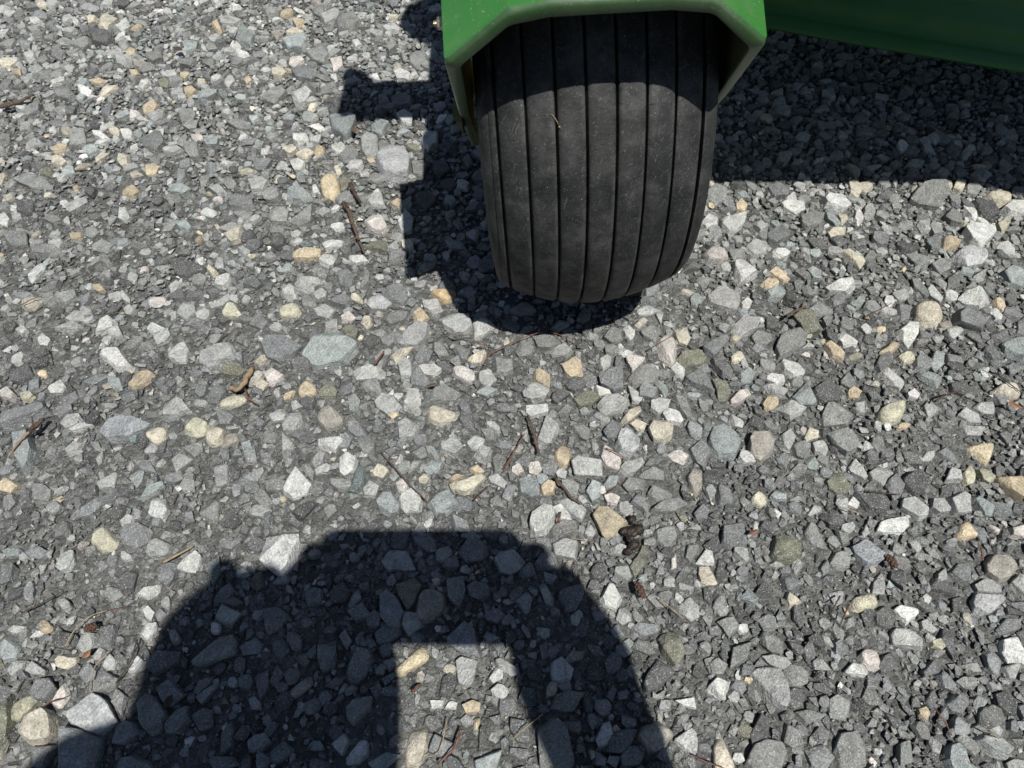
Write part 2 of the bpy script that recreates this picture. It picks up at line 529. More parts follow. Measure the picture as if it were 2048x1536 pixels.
def build_fork():
    pl = 0.006
    # outline of the front edge, left foot to right foot (t, u, v)
    front = [(-0.0838, 0.052, -0.004), (-0.0852, 0.105, 0.066), (-HW, 0.150, CV), (-KT, 0.150, KV - 0.0008), (-0.0345, 0.150, 0.1600),
             (-0.0300, 0.1508, 0.1611), (0.0300, 0.1508, 0.1600), (0.0345, 0.150, 0.1588), (KT, 0.150, KV - 0.0022),
             (0.0815, 0.150, CV - 0.0015), (0.0825, 0.105, 0.066), (0.0825, 0.052, -0.004)]
    # the same outline at the back of the hood
    back = [(-0.0838, -0.030, -0.004), (-0.0852, 0.002, 0.062), (-HW, 0.046, CV + 0.052), (-KT, 0.046, 0.2080), (-0.0345, 0.046, 0.2090),
            (-0.0300, 0.046, 0.2100), (0.0300, 0.046, 0.2100), (0.0345, 0.046, 0.2090), (KT, 0.046, 0.2080),
            (0.0815, 0.046, CV + 0.050), (0.0852, 0.002, 0.062), (0.0838, -0.030, -0.004)]
    n = len(front)

    def inward(k, d):
        """the outline point k moved d into the arch"""
        t, u, v = front[k]
        if k <= 1: return (t + d, u, v)
        if k >= n - 2: return (t - d, u, v)
        if k == 2: return (t + d, u, v - 0.42 * d)
        if k == n - 3: return (t - d, u, v - 0.42 * d)
        return (t, u, v - d)
    rows = []
    lipw = [0.0055, 0.0062, LIP, LIP, LIP, LIP, LIP, LIP, LIP, LIP, 0.0062, 0.0055]
    # outer skin from back to front, rounded over into the lip, lip inner edge, back along the inside
    def skin(f):
        return [Vector(b_).lerp(Vector(f_), f) for b_, f_ in zip(back, front)]
    rows += [skin(0.0), skin(0.5), skin(0.955), skin(0.972), skin(0.988)]
    rows.append([Vector(inward(k, 0.0004)) - Vector((0, 0.0003, 0)) for k in range(n)])
    rows.append([Vector(inward(k, 0.0013)) + Vector((0, 0.0003, 0)) for k in range(n)])
    rows.append([Vector(inward(k, 0.0024)) + Vector((0, 0.0004, 0)) for k in range(n)])
    rows.append([Vector(inward(k, lipw[k] - 0.0008)) for k in range(n)])
    rows.append([Vector(inward(k, lipw[k])) - Vector((0, 0.0007, 0)) for k in range(n)])
    rows.append([Vector(inward(k, lipw[k])) - Vector((0, 0.004, 0)) for k in range(n)])
    rows.append([Vector(inward(k, 0.0042)) - Vector((0, 0.007, 0)) for k in range(n)])
    rows.append([Vector(b_).lerp(Vector(inward(k, 0.004)), 0.4) + Vector((0, 0, -0.002)) for k, b_ in enumerate(back)])
    rows.append([Vector(b_) + Vector((0.003 * np.sign(-b_[0]), 0, -0.003)) for b_ in back])
    bm = bmesh.new()
    vr = [[bm.verts.new(p) for p in r] for r in rows]
    for a in range(len(rows)):
        c = (a + 1) % len(rows)
        for k in range(n - 1):
            bm.faces.new((vr[a][k], vr[a][k + 1], vr[c][k + 1], vr[c][k]))
    for k in (0, n - 1):
        bm.faces.new([vr[a][k] for a in range(len(rows))])
    # soften the long bends of the plate
    bends = []
    for k in (2, 3, n - 4, n - 3):
        for a in range(len(rows)):
            c = (a + 1) % len(rows)
            e = bm.edges.get((vr[a][k], vr[c][k]))
            if e: bends.append(e)
    bmesh.ops.bevel(bm, geom=bends, offset=0.0030, segments=4, affect='EDGES', profile=0.5)
    o = bm_obj("caster_fork", bm, M_GREEN, None, True)
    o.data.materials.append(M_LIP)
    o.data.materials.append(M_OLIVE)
    for p in o.data.polygons:                      # lip's dusty paint is darkened for shade; feet are dusty inside
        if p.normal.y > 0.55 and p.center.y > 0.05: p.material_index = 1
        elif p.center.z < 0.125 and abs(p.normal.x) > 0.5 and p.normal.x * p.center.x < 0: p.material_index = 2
    mpart(o)
    o.data.set_sharp_from_angle(angle=0.9)
    tag(o, "green bent-plate caster fork arching over the tyre")
    return o


fork = build_fork()


def hex_bolt(name, parent, pos, r, h, mat, axis='t'):
    """domed hexagon head with a washer, standing out along -t"""
    bm = bmesh.new()
    for rad, a, b_, seg in ((r * 1.35, 0.0, h * 0.22, 20), (r, h * 0.22, h * 0.8, 6), (r * 0.45, h * 0.8, h * 1.2, 12)):
        g = bmesh.ops.create_cone(bm, cap_ends=True, segments=seg, radius1=rad, radius2=rad * (0.94 if seg == 6 else 1), depth=b_ - a)
        M = Matrix.Translation(pos) @ Matrix.Rotation(math.radians(-90), 4, 'Y') @ Matrix.Translation((0, 0, (a + b_) / 2))
        bmesh.ops.transform(bm, matrix=M, verts=g["verts"])
    o = bm_obj(name, bm, mat, None, False)
    o.parent = parent
    smooth_by_angle(o, 0.5)
    return o


def wheel_ray(x, y, t):
    """point of the sight line at x, y on the plane t in the wheel frame"""
    d = ray(x, y)
    lam = ((WC + AX * t - CAM) @ AX) / (d @ AX)
    P = CAM + d * lam - WC
    return Vector((P @ AX, P @ FW, P @ UP))


hex_bolt("hood_bolt", fork, wheel_ray(889, 46, -0.0850), 0.0034, 0.0048, M_ZINC)
axle = hex_bolt("axle_bolt", fork, wheel_ray(925, 224, -0.0843), 0.0100, 0.0052, M_OLIVE)

# fork crown, pivot tube and front beam above the picture; their shadows lie left of the wheel


def tube_between(bm, p, q, r, seg=24, r2=None):
    p, q = Vector(p), Vector(q)
    d = q - p
    g = bmesh.ops.create_cone(bm, cap_ends=True, segments=seg, radius1=r, radius2=r2 or r, depth=d.length)
    M = Matrix.Translation((p + q) / 2) @ d.to_track_quat('Z', 'Y').to_matrix().to_4x4()
    bmesh.ops.transform(bm, matrix=M, verts=g["verts"])


def box_between(bm, lo, hi):
    g = bmesh.ops.create_cube(bm, size=1.0)
    lo, hi = Vector(lo), Vector(hi)
    M = Matrix.Translation((lo + hi) / 2) @ Matrix.Diagonal((*(hi - lo), 1))
    bmesh.ops.transform(bm, matrix=M, verts=g["verts"])


def prism(bm, poly, z0, z1):
    """upright prism over a plan outline"""
    a = [bm.verts.new((x, y, z0)) for x, y in poly]
    b_ = [bm.verts.new((x, y, z1)) for x, y in poly]
    n = len(poly)
    bm.faces.new(a[::-1]); bm.faces.new(b_)
    for k in range(n):
        bm.faces.new((a[k], a[(k + 1) % n], b_[(k + 1) % n], b_[k]))


bm = bmesh.new()
prism(bm, [(-0.049, 0.060), (0.049, 0.060), (0.049, -0.095), (-0.049, -0.095)], 0.205, 0.216)
mpart(bm_obj("fork_crown", bm, M_GREEN, None, False, 0.003))
bm = bmesh.new()
tube_between(bm, (0, 0.030, 0.2165), (0, 0.030, 0.315), 0.030)
tube_between(bm, (0, 0.030, 0.3151), (0, 0.030, 0.327), 0.022, r2=0.016)
piv = mpart(bm_obj("pivot_tube", bm, M_GREEN, None, False, 0.002))
smooth_by_angle(piv)
bm = bmesh.new()
prism(bm, [(-0.030, 0.000), (0.034, 0.000), (0.060, -0.60), (-0.020, -0.60)], 0.232, 0.300)
mpart(bm_obj("front_beam", bm, M_GREEN, None, False, 0.005))
bm = bmesh.new()
tube_between(bm, (-0.034, -0.215, 0.225), (-0.034, -0.215, 0.246), 0.046)
smooth_by_angle(mpart(bm_obj("pivot_plate", bm, M_GREEN, None, False, 0.002)))
# cross tube with a turned-up peg
bm = bmesh.new()
prism(bm, [(-0.134, -0.094), (-0.137, -0.036), (-0.0305, -0.034), (-0.0305, -0.092)], 0.236, 0.262)
ct = mpart(bm_obj("cross_tube", bm, M_GREEN, None, False, 0.004))
bm = bmesh.new()
tube_between(bm, (-0.108, -0.082, 0.2625), (-0.108, -0.082, 0.322), 0.0140)
pg = bm_obj("locking_peg", bm, M_ZINC, None, False, 0.002)
pg.parent = ct
smooth_by_angle(pg)

# foot platform over the deck: shades everything right of the wheel


def pz(x, y, z):
    """platform corner at height z whose shadow falls at photograph pixel x, y"""
    P = gp(x, y) + SUNV * z
    return (P[0], P[1])


bm = bmesh.new()
za, zb = 0.440, 0.462
prism(bm, [(0.085, 1.70), (0.085, pz(1425, 356, zb)[1]), pz(1425, 356, zb), pz(1880, 357, zb), pz(1960, 366, zb), pz(2060, 392, zb), (1.25, 0.36), (1.25, 1.70)], za, zb)
plat = wpart(bm_obj("foot_platform", bm, M_GREEN, None, False, 0.004))

# mower deck: skirt with a rolled bead along the lower edge


def build_deck():
    zb = 0.105
    px = [(1380, 22), (1528, 50), (1665, 75), (1760, 92), (1870, 110), (1960, 125), (2048, 140)]
    line = [gp(x, y, zb)[:2] for x, y in px]
    line = [np.array(p) for p in line]
    d0 = line[0] - line[1]; d0 /= np.linalg.norm(d0)
    d1 = line[-1] - line[-2]; d1 /= np.linalg.norm(d1)
    pre = [line[0] + d0 * 0.30 + np.array([0.0, 0.45]), line[0] + d0 * 0.30 + np.array([-0.0, 0.10]), line[0] + d0 * 0.20 + np.array([0, 0.03])]
    post = [line[-1] + d1 * 0.25 + np.array([0.0, 0.02]), line[-1] + d1 * 0.45 + np.array([0, 0.14]), line[-1] + d1 * 0.5 + np.array([0, 0.5])]
    pts = np.array(pre + line + post)
    # resample
    seg = np.linalg.norm(np.diff(pts, axis=0), axis=1)
    s = np.concatenate([[0], np.cumsum(seg)])
    q = np.linspace(0, s[-1], 160)
    P = np.stack([np.interp(q, s, pts[:, 0]), np.interp(q, s, pts[:, 1])], -1)
    for _ in range(6):
        P[1:-1] = 0.25 * P[:-2] + 0.5 * P[1:-1] + 0.25 * P[2:]
    T = np.gradient(P, axis=0); T /= np.linalg.norm(T, axis=1)[:, None]
    N = np.stack([T[:, 1], -T[:, 0]], -1)          # outwards, to the camera
    # section: (out, up)
    sec = [(-0.004, 0.003), (-0.0005, 0.0), (0.0075, 0.0010), (0.0118, 0.0050), (0.0112, 0.0100), (0.0045, 0.0150), (0.0006, 0.0190),
           (0.0, 0.026), (-0.001, 0.036), (-0.0095, 0.045), (-0.0100, 0.056), (-0.0110, 0.120), (-0.016, 0.136), (-0.035, 0.142), (-0.18, 0.150),
           (-0.18, 0.146), (-0.036, 0.138), (-0.020, 0.132), (-0.0125, 0.118), (-0.0135, 0.05), (-0.004, 0.02)]
    m = len(sec); n = len(P)
    V = np.zeros((n, m, 3))
    for k, (a, z) in enumerate(sec):
        V[:, k, :2] = P + N * a
        V[:, k, 2] = zb + z
    i = np.arange(n - 1)[:, None] * m + np.arange(m)[None, :]
    j = np.arange(n - 1)[:, None] * m + ((np.arange(m) + 1) % m)[None, :]
    F = np.stack([i, j, j + m, i + m], -1).reshape(-1, 4)
    o = add("mower_deck", tri_mesh("mower_deck", V.reshape(-1, 3), F, True), M_DECK)
    wpart(o)
    o.data.set_sharp_from_angle(angle=0.9)
    tag(o, "dark green deck skirt in the mower's own shade")


build_deck()

# ------------------------------------------------------------------ loose stones, read off the photograph
# tile origin and scale; then one stone per line: tone, corners (tile pixels) [| short name | label]
STONES = {
 (0, 0, 3.0): """
c 0,385 20,360 75,355 100,385 70,410 10,410
t 70,420 130,418 130,455 85,455
c 215,15 255,5 290,30 280,55 235,55
w 180,120 230,110 265,140 215,160 185,150
c 590,110 650,90 720,130 690,155 640,185 590,170 | cream stone near the top left | blotched cream stone lying far back near the photo's top left
c 520,110 550,95 590,110 570,130 530,140
d 540,190 630,195 690,230 640,265 560,265 545,225
g 420,240 540,230 545,270 500,310 430,280
g 310,300 350,275 395,330 365,360 310,345
g 220,340 280,330 300,365 260,390 220,375
l 650,310 740,305 745,335 640,340
t 755,315 790,290 820,300 810,330 770,340
g 880,325 970,315 980,350 920,380 880,360
l 690,350 790,345 790,390 740,400 700,390
t 775,425 830,420 835,450 790,460
n 800,385 860,372 895,390 870,410 810,410
o 945,490 990,470 1030,490 1010,530 960,530
t 1080,440 1120,425 1140,450 1110,480 1085,470
t 1105,535 1160,528 1185,550 1150,580 1110,565
b 1180,565 1290,545 1310,570 1250,610 1190,600
t 1450,470 1500,460 1520,490 1480,505
w 300,490 390,465 395,495 320,520
c 590,575 690,490 710,520 640,580 600,590 | slanting cream splinter | long slanting cream splinter among grey chips at upper left
g 310,530 380,505 460,580 410,600 350,590
b 465,500 510,475 535,490 520,520 470,525
t 550,485 600,472 635,490 610,515 560,505
t 860,660 940,610 955,640 910,685 865,690 | upper-left ochre chip | ochre elongated chip lying slantwise in the upper left gravel
l 880,700 930,670 1000,690 990,720 920,740
g 1080,670 1140,645 1185,690 1150,750 1090,740
g 125,680 210,615 250,640 245,680 170,710
b 690,710 770,660 790,690 720,725
g 1360,740 1420,720 1510,745 1505,780 1440,785
b 1100,260 1190,250 1180,300 1120,320
b 1400,240 1470,165 1530,220 1510,270 1430,270
l 1320,110 1380,100 1465,130 1400,160 1330,150
t 1270,150 1310,125 1335,190 1310,205
g 425,800 520,790 525,870 430,890
c 650,775 690,755 725,790 705,820 665,810
w 725,795 770,770 800,795 790,830 745,840
b 800,800 840,780 860,800 845,830 805,825
w 560,800 600,790 655,825 620,840 570,820
s 845,840 880,805 970,815 985,860 930,900 870,890 | smooth slate stone | smooth dark slate-grey stone with a paler face, upper left
p 1145,815 1185,795 1225,830 1190,860 1155,845
b 1225,835 1270,815 1315,835 1305,875 1240,880
g 1100,870 1190,860 1200,940 1140,945 1105,900
c 720,930 770,920 780,990 740,1010 715,980
c 570,950 610,920 660,925 620,960 580,980
t 320,880 370,865 410,885 380,920 325,920
c 310,950 370,940 405,980 370,1005 315,985
o 245,1030 300,1000 330,1030 310,1065 255,1060
t 875,1000 920,985 965,1010 940,1050 880,1055 | plump tan pebble | plump tan pebble in the middle of the upper left gravel
c 775,1040 820,1025 860,1050 790,1065
c 0,1035 30,1030 48,1060 10,1115 0,1110
g 80,1085 150,1065 290,1075 300,1120 200,1135
t 735,1180 770,1125 810,1115 845,1150 800,1190 | crumbly tan stone | crumbly tan stone with a pointed left end, upper left gravel
t 435,1120 470,1110 485,1160 445,1160
b 1010,1120 1080,1100 1145,1130 1100,1165 1020,1160
s 1370,1220 1430,1180 1510,1190 1525,1240 1450,1260 1385,1250
l 1240,1120 1300,1095 1365,1160 1310,1175
l 400,1220 530,1200 545,1230 430,1285 400,1270
w 0,1295 40,1285 65,1320 40,1360 0,1350 | white pebble at the left edge | white pebble cut by the photo's left edge
t 415,1400 490,1395 490,1430 430,1440
g 270,1290 340,1285 375,1320 320,1345 270,1320
g 520,1380 580,1365 605,1400 560,1435 515,1415
b 1060,1340 1100,1305 1155,1370 1130,1395 1070,1365
c 1345,1410 1400,1380 1455,1375 1445,1445 1390,1460 | yellowish angular stone | yellowish cream angular stone left of the woody twig
g 60,1400 165,1400 175,1480 80,1490 30,1440
g 555,1470 620,1440 695,1470 640,1520 560,1510
l 300,1450 370,1430 390,1460 350,1500 300,1480
g 180,1480 330,1480 380,1510 330,1536 200,1530
""",
 (410, 0, 3.0): """
b 465,250 520,215 600,220 625,250 590,300 500,300 | rounded blue-grey stone | rounded blue-grey stone near the top of the photo
g 780,130 900,85 935,140 870,190 800,190
l 690,100 780,60 815,80 790,120 720,150
t 525,120 580,110 600,135 550,165
c 485,185 540,172 605,205 560,215 490,210
n 395,200 440,190 470,220 430,245
w 1060,160 1130,135 1175,170 1165,195 1090,195
w 880,250 920,235 945,270 900,300
g 1225,330 1270,300 1325,320 1330,370 1280,410 1225,390 | round grey stone by the fork's shadow | round mid-grey stone lying just left of the caster fork's shadow
w 1130,430 1180,415 1240,450 1230,490 1150,480
p 750,365 820,340 830,400 770,425
g 600,310 700,280 750,330 720,390 640,370
s 520,440 600,410 700,450 640,490 550,480
c 405,420 460,400 495,440 460,475 410,460
p 515,350 560,320 600,370 540,420 510,400
g 330,600 440,530 495,550 420,630
l 510,560 600,520 650,560 600,630 540,640
l 570,690 630,665 685,700 640,740 590,735
b 740,700 870,690 905,730 890,800 850,845 770,790 | flat blue-grey slab under the bar's shadow | flat blue-grey slab just below the bar-shaped shadow
w 1145,690 1200,665 1250,690 1240,760 1180,740
b 990,760 1060,725 1110,750 1060,820 1000,800
w 1285,850 1330,790 1400,800 1400,880 1340,910
L 1025,950 1060,875 1110,870 1200,900 1235,970 1220,1060 1130,1085 1060,1050 1040,990 | large speckled oval stone | large pale speckled oval stone lying flat, left of the fork's shadow
g 930,850 980,810 1040,830 1040,920 980,950 940,910
w 755,880 820,855 845,880 830,920 790,930 760,910
g 800,950 880,870 925,930 900,990 830,990
w 525,820 610,810 625,830 560,870 530,850
c 455,900 530,870 560,900 510,930
c 540,920 600,900 655,910 610,955 550,940
t 965,955 1000,940 1025,970 990,985
g 1240,980 1300,950 1340,1010 1310,1070 1250,1050
s 290,960 370,940 410,970 360,1030 310,1030
w 510,970 550,950 605,980 580,1030 540,1030
l 260,1080 330,1070 385,1100 350,1150 280,1150
t 690,1100 740,1055 800,1070 805,1150 760,1200 710,1195 | big ochre pebble | big rounded ochre pebble beside the woody twig
c 770,1010 805,1000 825,1040 790,1060
o 805,1090 850,1060 880,1090 850,1140 815,1150
g 780,1190 850,1145 915,1180 900,1230 800,1230
b 500,1140 560,1105 650,1190 600,1220 500,1205
l 965,1180 1060,1160 1080,1235 990,1235
t 1110,1220 1150,1195 1195,1200 1160,1250
b 1170,1235 1215,1200 1250,1230 1240,1270 1190,1265
p 955,1340 990,1290 1050,1290 1100,1370 1070,1410 1000,1390 | pinkish-grey stone by the twig | pinkish-grey rounded stone just right of the woody twig
w 1150,1340 1200,1270 1255,1320 1240,1390 1180,1400
g 500,1340 590,1290 650,1230 640,1330 570,1370
g 375,1300 440,1215 510,1270 490,1330 400,1340
g 390,1380 440,1340 495,1345 470,1400 400,1405
o 960,1500 1000,1455 1080,1440 1120,1490 1040,1510 | long olive stone | long olive-grey stone touching the woody twig's lower end
w 700,1460 760,1440 835,1450 825,1490 720,1500 | white block above the tan bar | white oblong block above the tan bar-shaped stone
t 530,1510 600,1500 700,1505 700,1560 620,1566 530,1560 | tan bar-shaped stone | tan bar-shaped stone left of the woody twig's lower end
w 515,1400 555,1380 585,1400 560,1430 525,1430
c 1180,1450 1245,1440 1255,1500 1220,1520 1185,1490
T 560,1470 610,1440 650,1480 600,1500
g 1110,590 1180,575 1250,600 1240,640 1130,640
d 1260,1180 1330,1165 1390,1220 1330,1270 1270,1230
d 1370,980 1450,975 1475,1030 1410,1070 1370,1040
d 1410,1090 1480,1075 1520,1120 1480,1150 1410,1130
""",
 (0, 512, 3.0): """
c 125,290 160,250 250,245 270,275 200,325 150,320 | cream stone near the left edge | flat cream stone crossed by a thin stalk near the left edge
t 560,175 600,170 635,210 600,220 570,210
d 1040,70 1110,25 1230,65 1240,100 1090,135 1050,110 | dark slate wedge | dark slate-grey wedge in the left gravel below the yellowish stone
l 930,75 980,50 1020,65 970,100
l 1010,190 1060,145 1095,170 1070,205 1030,220
w 745,320 780,290 825,325 795,360 755,350
l 390,380 450,335 520,345 500,380 430,400
w 575,470 600,390 650,360 695,390 690,430 620,460
w 225,505 260,470 310,510 290,545 240,545
l 1060,350 1110,275 1170,285 1180,340 1120,385
l 1260,300 1370,230 1390,260 1340,300 1270,320
y 1340,340 1370,290 1410,285 1460,360 1430,375 1350,370
W 595,600 640,560 720,560 795,660 770,685 700,690 640,640 | white streaked stone | white streaked quartz stone at left, above the ochre oval
l 1015,580 1050,515 1110,520 1145,580 1110,640 1060,640 1025,620
l 1205,575 1280,540 1390,525 1410,600 1330,640 1240,660 1205,640 | pale blocky stone | pale grey blocky stone just left of the olive stone and twig
o 1325,690 1370,645 1430,640 1480,690 1440,725 1350,720 | olive stone behind the bark twig | olive stone partly behind the thick bark twig
t 765,775 840,690 910,685 930,715 880,770 810,800 | ochre oval stone | ochre oval stone in the left gravel below the white streaked stone
w 295,800 370,745 405,790 390,830 320,835
p 0,800 50,785 95,830 80,865 20,860
y 120,825 190,815 210,840 180,870 130,865
s 340,880 460,810 480,850 430,900 370,925
c 1310,890 1370,850 1460,825 1480,860 1420,900 1330,925 | long cream stone below the bark twig | long cream stone just below the thick bark twig
s 10,970 60,930 270,880 295,930 240,970 80,1010 15,1035 | long slate bar | long slate-grey bar at the left edge above the budded twig
b 75,1060 140,1015 190,1060 215,1180 190,1260 150,1310 110,1250 85,1150 | tall blue-grey stone | tall blue-grey stone under the budded twig at the left edge
l 980,890 1060,855 1110,880 1150,930 1060,960 980,950
s 1295,945 1360,925 1410,960 1380,1010 1310,1010
S 600,1070 660,990 760,955 820,990 930,1010 900,1040 820,1060 760,1110 660,1110 | big glinting slate slab | big glinting slate-blue slab in the left gravel
c 865,1070 930,1040 1000,1030 1000,1090 935,1135 900,1110
y 1105,1040 1150,985 1190,975 1265,1020 1230,1060 1160,1080 | yellowish lump | yellowish speckled lump touching a cream cube at left
c 1235,1070 1290,1025 1355,1045 1330,1120 1280,1140 1235,1110
T 770,1100 800,1055 835,1075 825,1125 790,1130
l 390,1170 440,1115 505,1110 470,1170 410,1195
g 1090,1155 1220,1120 1225,1180 1170,1220
l 410,1040 480,1010 570,995 560,1020 440,1060
b 775,1330 830,1280 875,1300 860,1360 825,1400 | pale green-grey diamond | pale green-grey diamond-shaped stone in the left gravel
b 845,1460 900,1370 980,1350 990,1380 920,1430
l 1075,1370 1110,1340 1170,1350 1170,1400 1110,1420
t 0,1380 40,1345 90,1350 130,1380 70,1430 10,1415 | tan stone at the left edge | tan stone touching the photo's left edge
g 1285,1280 1330,1240 1380,1260 1370,1370 1300,1390
g 195,1370 260,1370 315,1410 290,1470 210,1480
b 1445,1120 1500,1105 1515,1150 1460,1170
g 1460,1190 1530,1155 1546,1250 1480,1240
g 30,1450 90,1430 110,1480 60,1530 25,1510
d 70,700 180,660 200,720 130,770 75,760
g 320,240 460,210 470,250 400,290 340,275
l 650,240 720,215 745,245 710,275 655,265
""",
 (512, 512, 3.0): """
w 555,0 650,0 680,40 600,50 560,30
l 230,160 280,130 380,130 390,155 310,185 240,190
w 150,215 200,165 240,190 240,240 190,255
s 490,100 560,90 600,130 560,195 500,180
g 620,190 650,110 690,100 680,160 640,200
s 750,200 830,175 900,200 915,270 880,305 800,280 760,240 | dark striped stone | dark striped stone left of the orange-tan stone
s 445,270 520,225 570,250 550,310 460,290
l 655,290 730,215 820,290 780,335 690,325
y 135,330 160,295 240,290 275,340 240,370 150,370 | yellow-cream oblong | yellow-cream oblong pebble above the great blue-grey slab
l 345,330 420,290 480,320 440,380 370,370
p 505,365 560,330 600,370 570,395 515,390
c 625,400 650,360 690,365 695,410 660,435
o 510,440 570,415 620,445 600,500 540,495
w 1000,270 1050,235 1100,270 1120,320 1060,350 1010,320
t 940,360 990,310 1040,370 990,410 945,400
O 1040,220 1090,198 1190,205 1205,240 1150,290 1080,250 | orange-tan stone | bright orange-tan stone at the edge of the tyre's shadow
B 270,590 320,530 420,450 490,465 610,520 615,550 530,640 370,670 290,630 | great blue-grey slab | great flat blue-grey slab, the largest stone left of the tyre
s 40,560 70,490 170,485 280,545 230,590 140,640 60,610 | slate stone beside the great slab | slate-grey pointed stone just left of the great blue-grey slab
l 825,520 900,450 970,410 1045,425 1035,490 970,555 880,545 | pale curved slab | pale grey slab with a curved left end, below the ochre pebbles
g 740,500 850,450 880,480 800,555 750,540
l 1095,370 1160,345 1280,350 1300,420 1250,475 1190,470 1120,420
w 1295,420 1370,375 1450,430 1360,490 1310,500 | white stone cut by the tyre's shadow | white angular stone half in the tyre's shadow
g 755,370 850,330 920,340 900,390 800,425
c 805,600 860,560 945,560 900,600 840,640
s 945,620 1000,545 1065,580 1040,640 970,650
c 1265,620 1370,560 1385,590 1350,650 1290,650
g 1420,610 1490,600 1540,625 1546,690 1500,712 1440,700
p 1170,670 1220,655 1310,700 1315,750 1270,765 1190,720
l 1335,700 1410,680 1450,740 1400,790 1340,760
w 960,665 1080,655 1120,685 1060,725 980,710
s 925,730 970,665 1050,770 1010,795 940,780
l 845,650 900,615 935,640 940,740 870,740
l 575,715 680,660 790,690 740,740 600,755
g 625,780 720,730 765,820 720,835
l 710,880 760,820 830,840 885,920 790,950 725,910 | pale pointed stone | pale grey stone pointing right at a white egg-shaped one
w 880,880 920,800 975,795 990,880 940,940 885,910 | white egg-shaped stone | white egg-shaped stone in the middle gravel left of centre
g 985,880 1030,830 1130,770 1240,830 1200,870 1030,890
c 1030,910 1060,895 1205,950 1190,985 1100,1020 1040,990 | beige wedge | beige wedge-shaped stone near the photo's centre
p 45,700 90,680 170,720 140,750 80,770
c 0,760 30,730 75,765 40,800 0,795
t 255,800 300,745 360,780 365,830 310,850 260,835
t 165,840 210,795 235,810 210,865 170,870
o 375,820 440,750 490,810 480,850 390,850
n 360,980 390,910 450,895 530,980 510,1020 430,1045 380,1010 | round beige stone | round beige-grey stone below the great blue-grey slab
l 155,1010 200,945 270,940 285,990 240,1055 170,1055
l 75,960 150,915 190,940 170,990 100,1000
g 550,850 590,820 635,880 610,950 560,940
W 365,1095 490,1085 530,1110 480,1170 380,1150 | white flat stone | white flat stone below the round beige one
l 855,1010 900,975 980,1020 960,1090 860,1100
g 610,1100 660,1075 720,1110 710,1170 650,1195 615,1150
l 1100,1130 1190,1070 1245,1150 1190,1205 1105,1170
l 1260,1120 1320,1070 1375,1100 1360,1160 1290,1165
g 20,1070 80,1040 140,1080 120,1130 40,1120
c 690,1300 740,1230 800,1290 760,1335 700,1320
w 500,1220 550,1185 610,1220 590,1290 530,1325 500,1300
W 160,1400 230,1275 260,1280 345,1380 310,1430 230,1460 170,1430 | white triangular stone | white speckled triangular stone left of the photographer's shadow top
T 560,1390 620,1240 650,1260 655,1380 610,1430 550,1420 | teal shard | tall dark teal shard just above the phone's shadow
b 725,1470 770,1415 820,1420 865,1490 850,1540 800,1560 740,1520 | pale teal round stone | pale teal rounded stone above the phone's shadow
w 855,1460 950,1385 1000,1470 980,1530 900,1548 870,1520
b 1035,1480 1080,1430 1160,1395 1215,1490 1150,1540 1080,1550 | green-veined stone | pale green-veined stone above the phone's shadow
c 1155,1370 1250,1345 1350,1300 1385,1330 1300,1410 1250,1425 1165,1400 | long beige stone | long beige stone above the phone's shadow, tan pebbles behind it
t 1280,1280 1330,1255 1380,1300 1330,1310
t 1155,1340 1200,1310 1260,1320 1180,1355
l 1390,1330 1450,1305 1510,1360 1490,1395 1400,1360
y 975,1340 1010,1310 1045,1330 1020,1370 980,1365
p 835,1370 880,1330 915,1370 890,1420 850,1410
l 640,1400 680,1345 740,1380 720,1450 650,1440
b 1000,1280 1080,1225 1130,1230 1100,1300 1020,1310
l 350,1280 420,1245 465,1260 430,1300 360,1310
""",
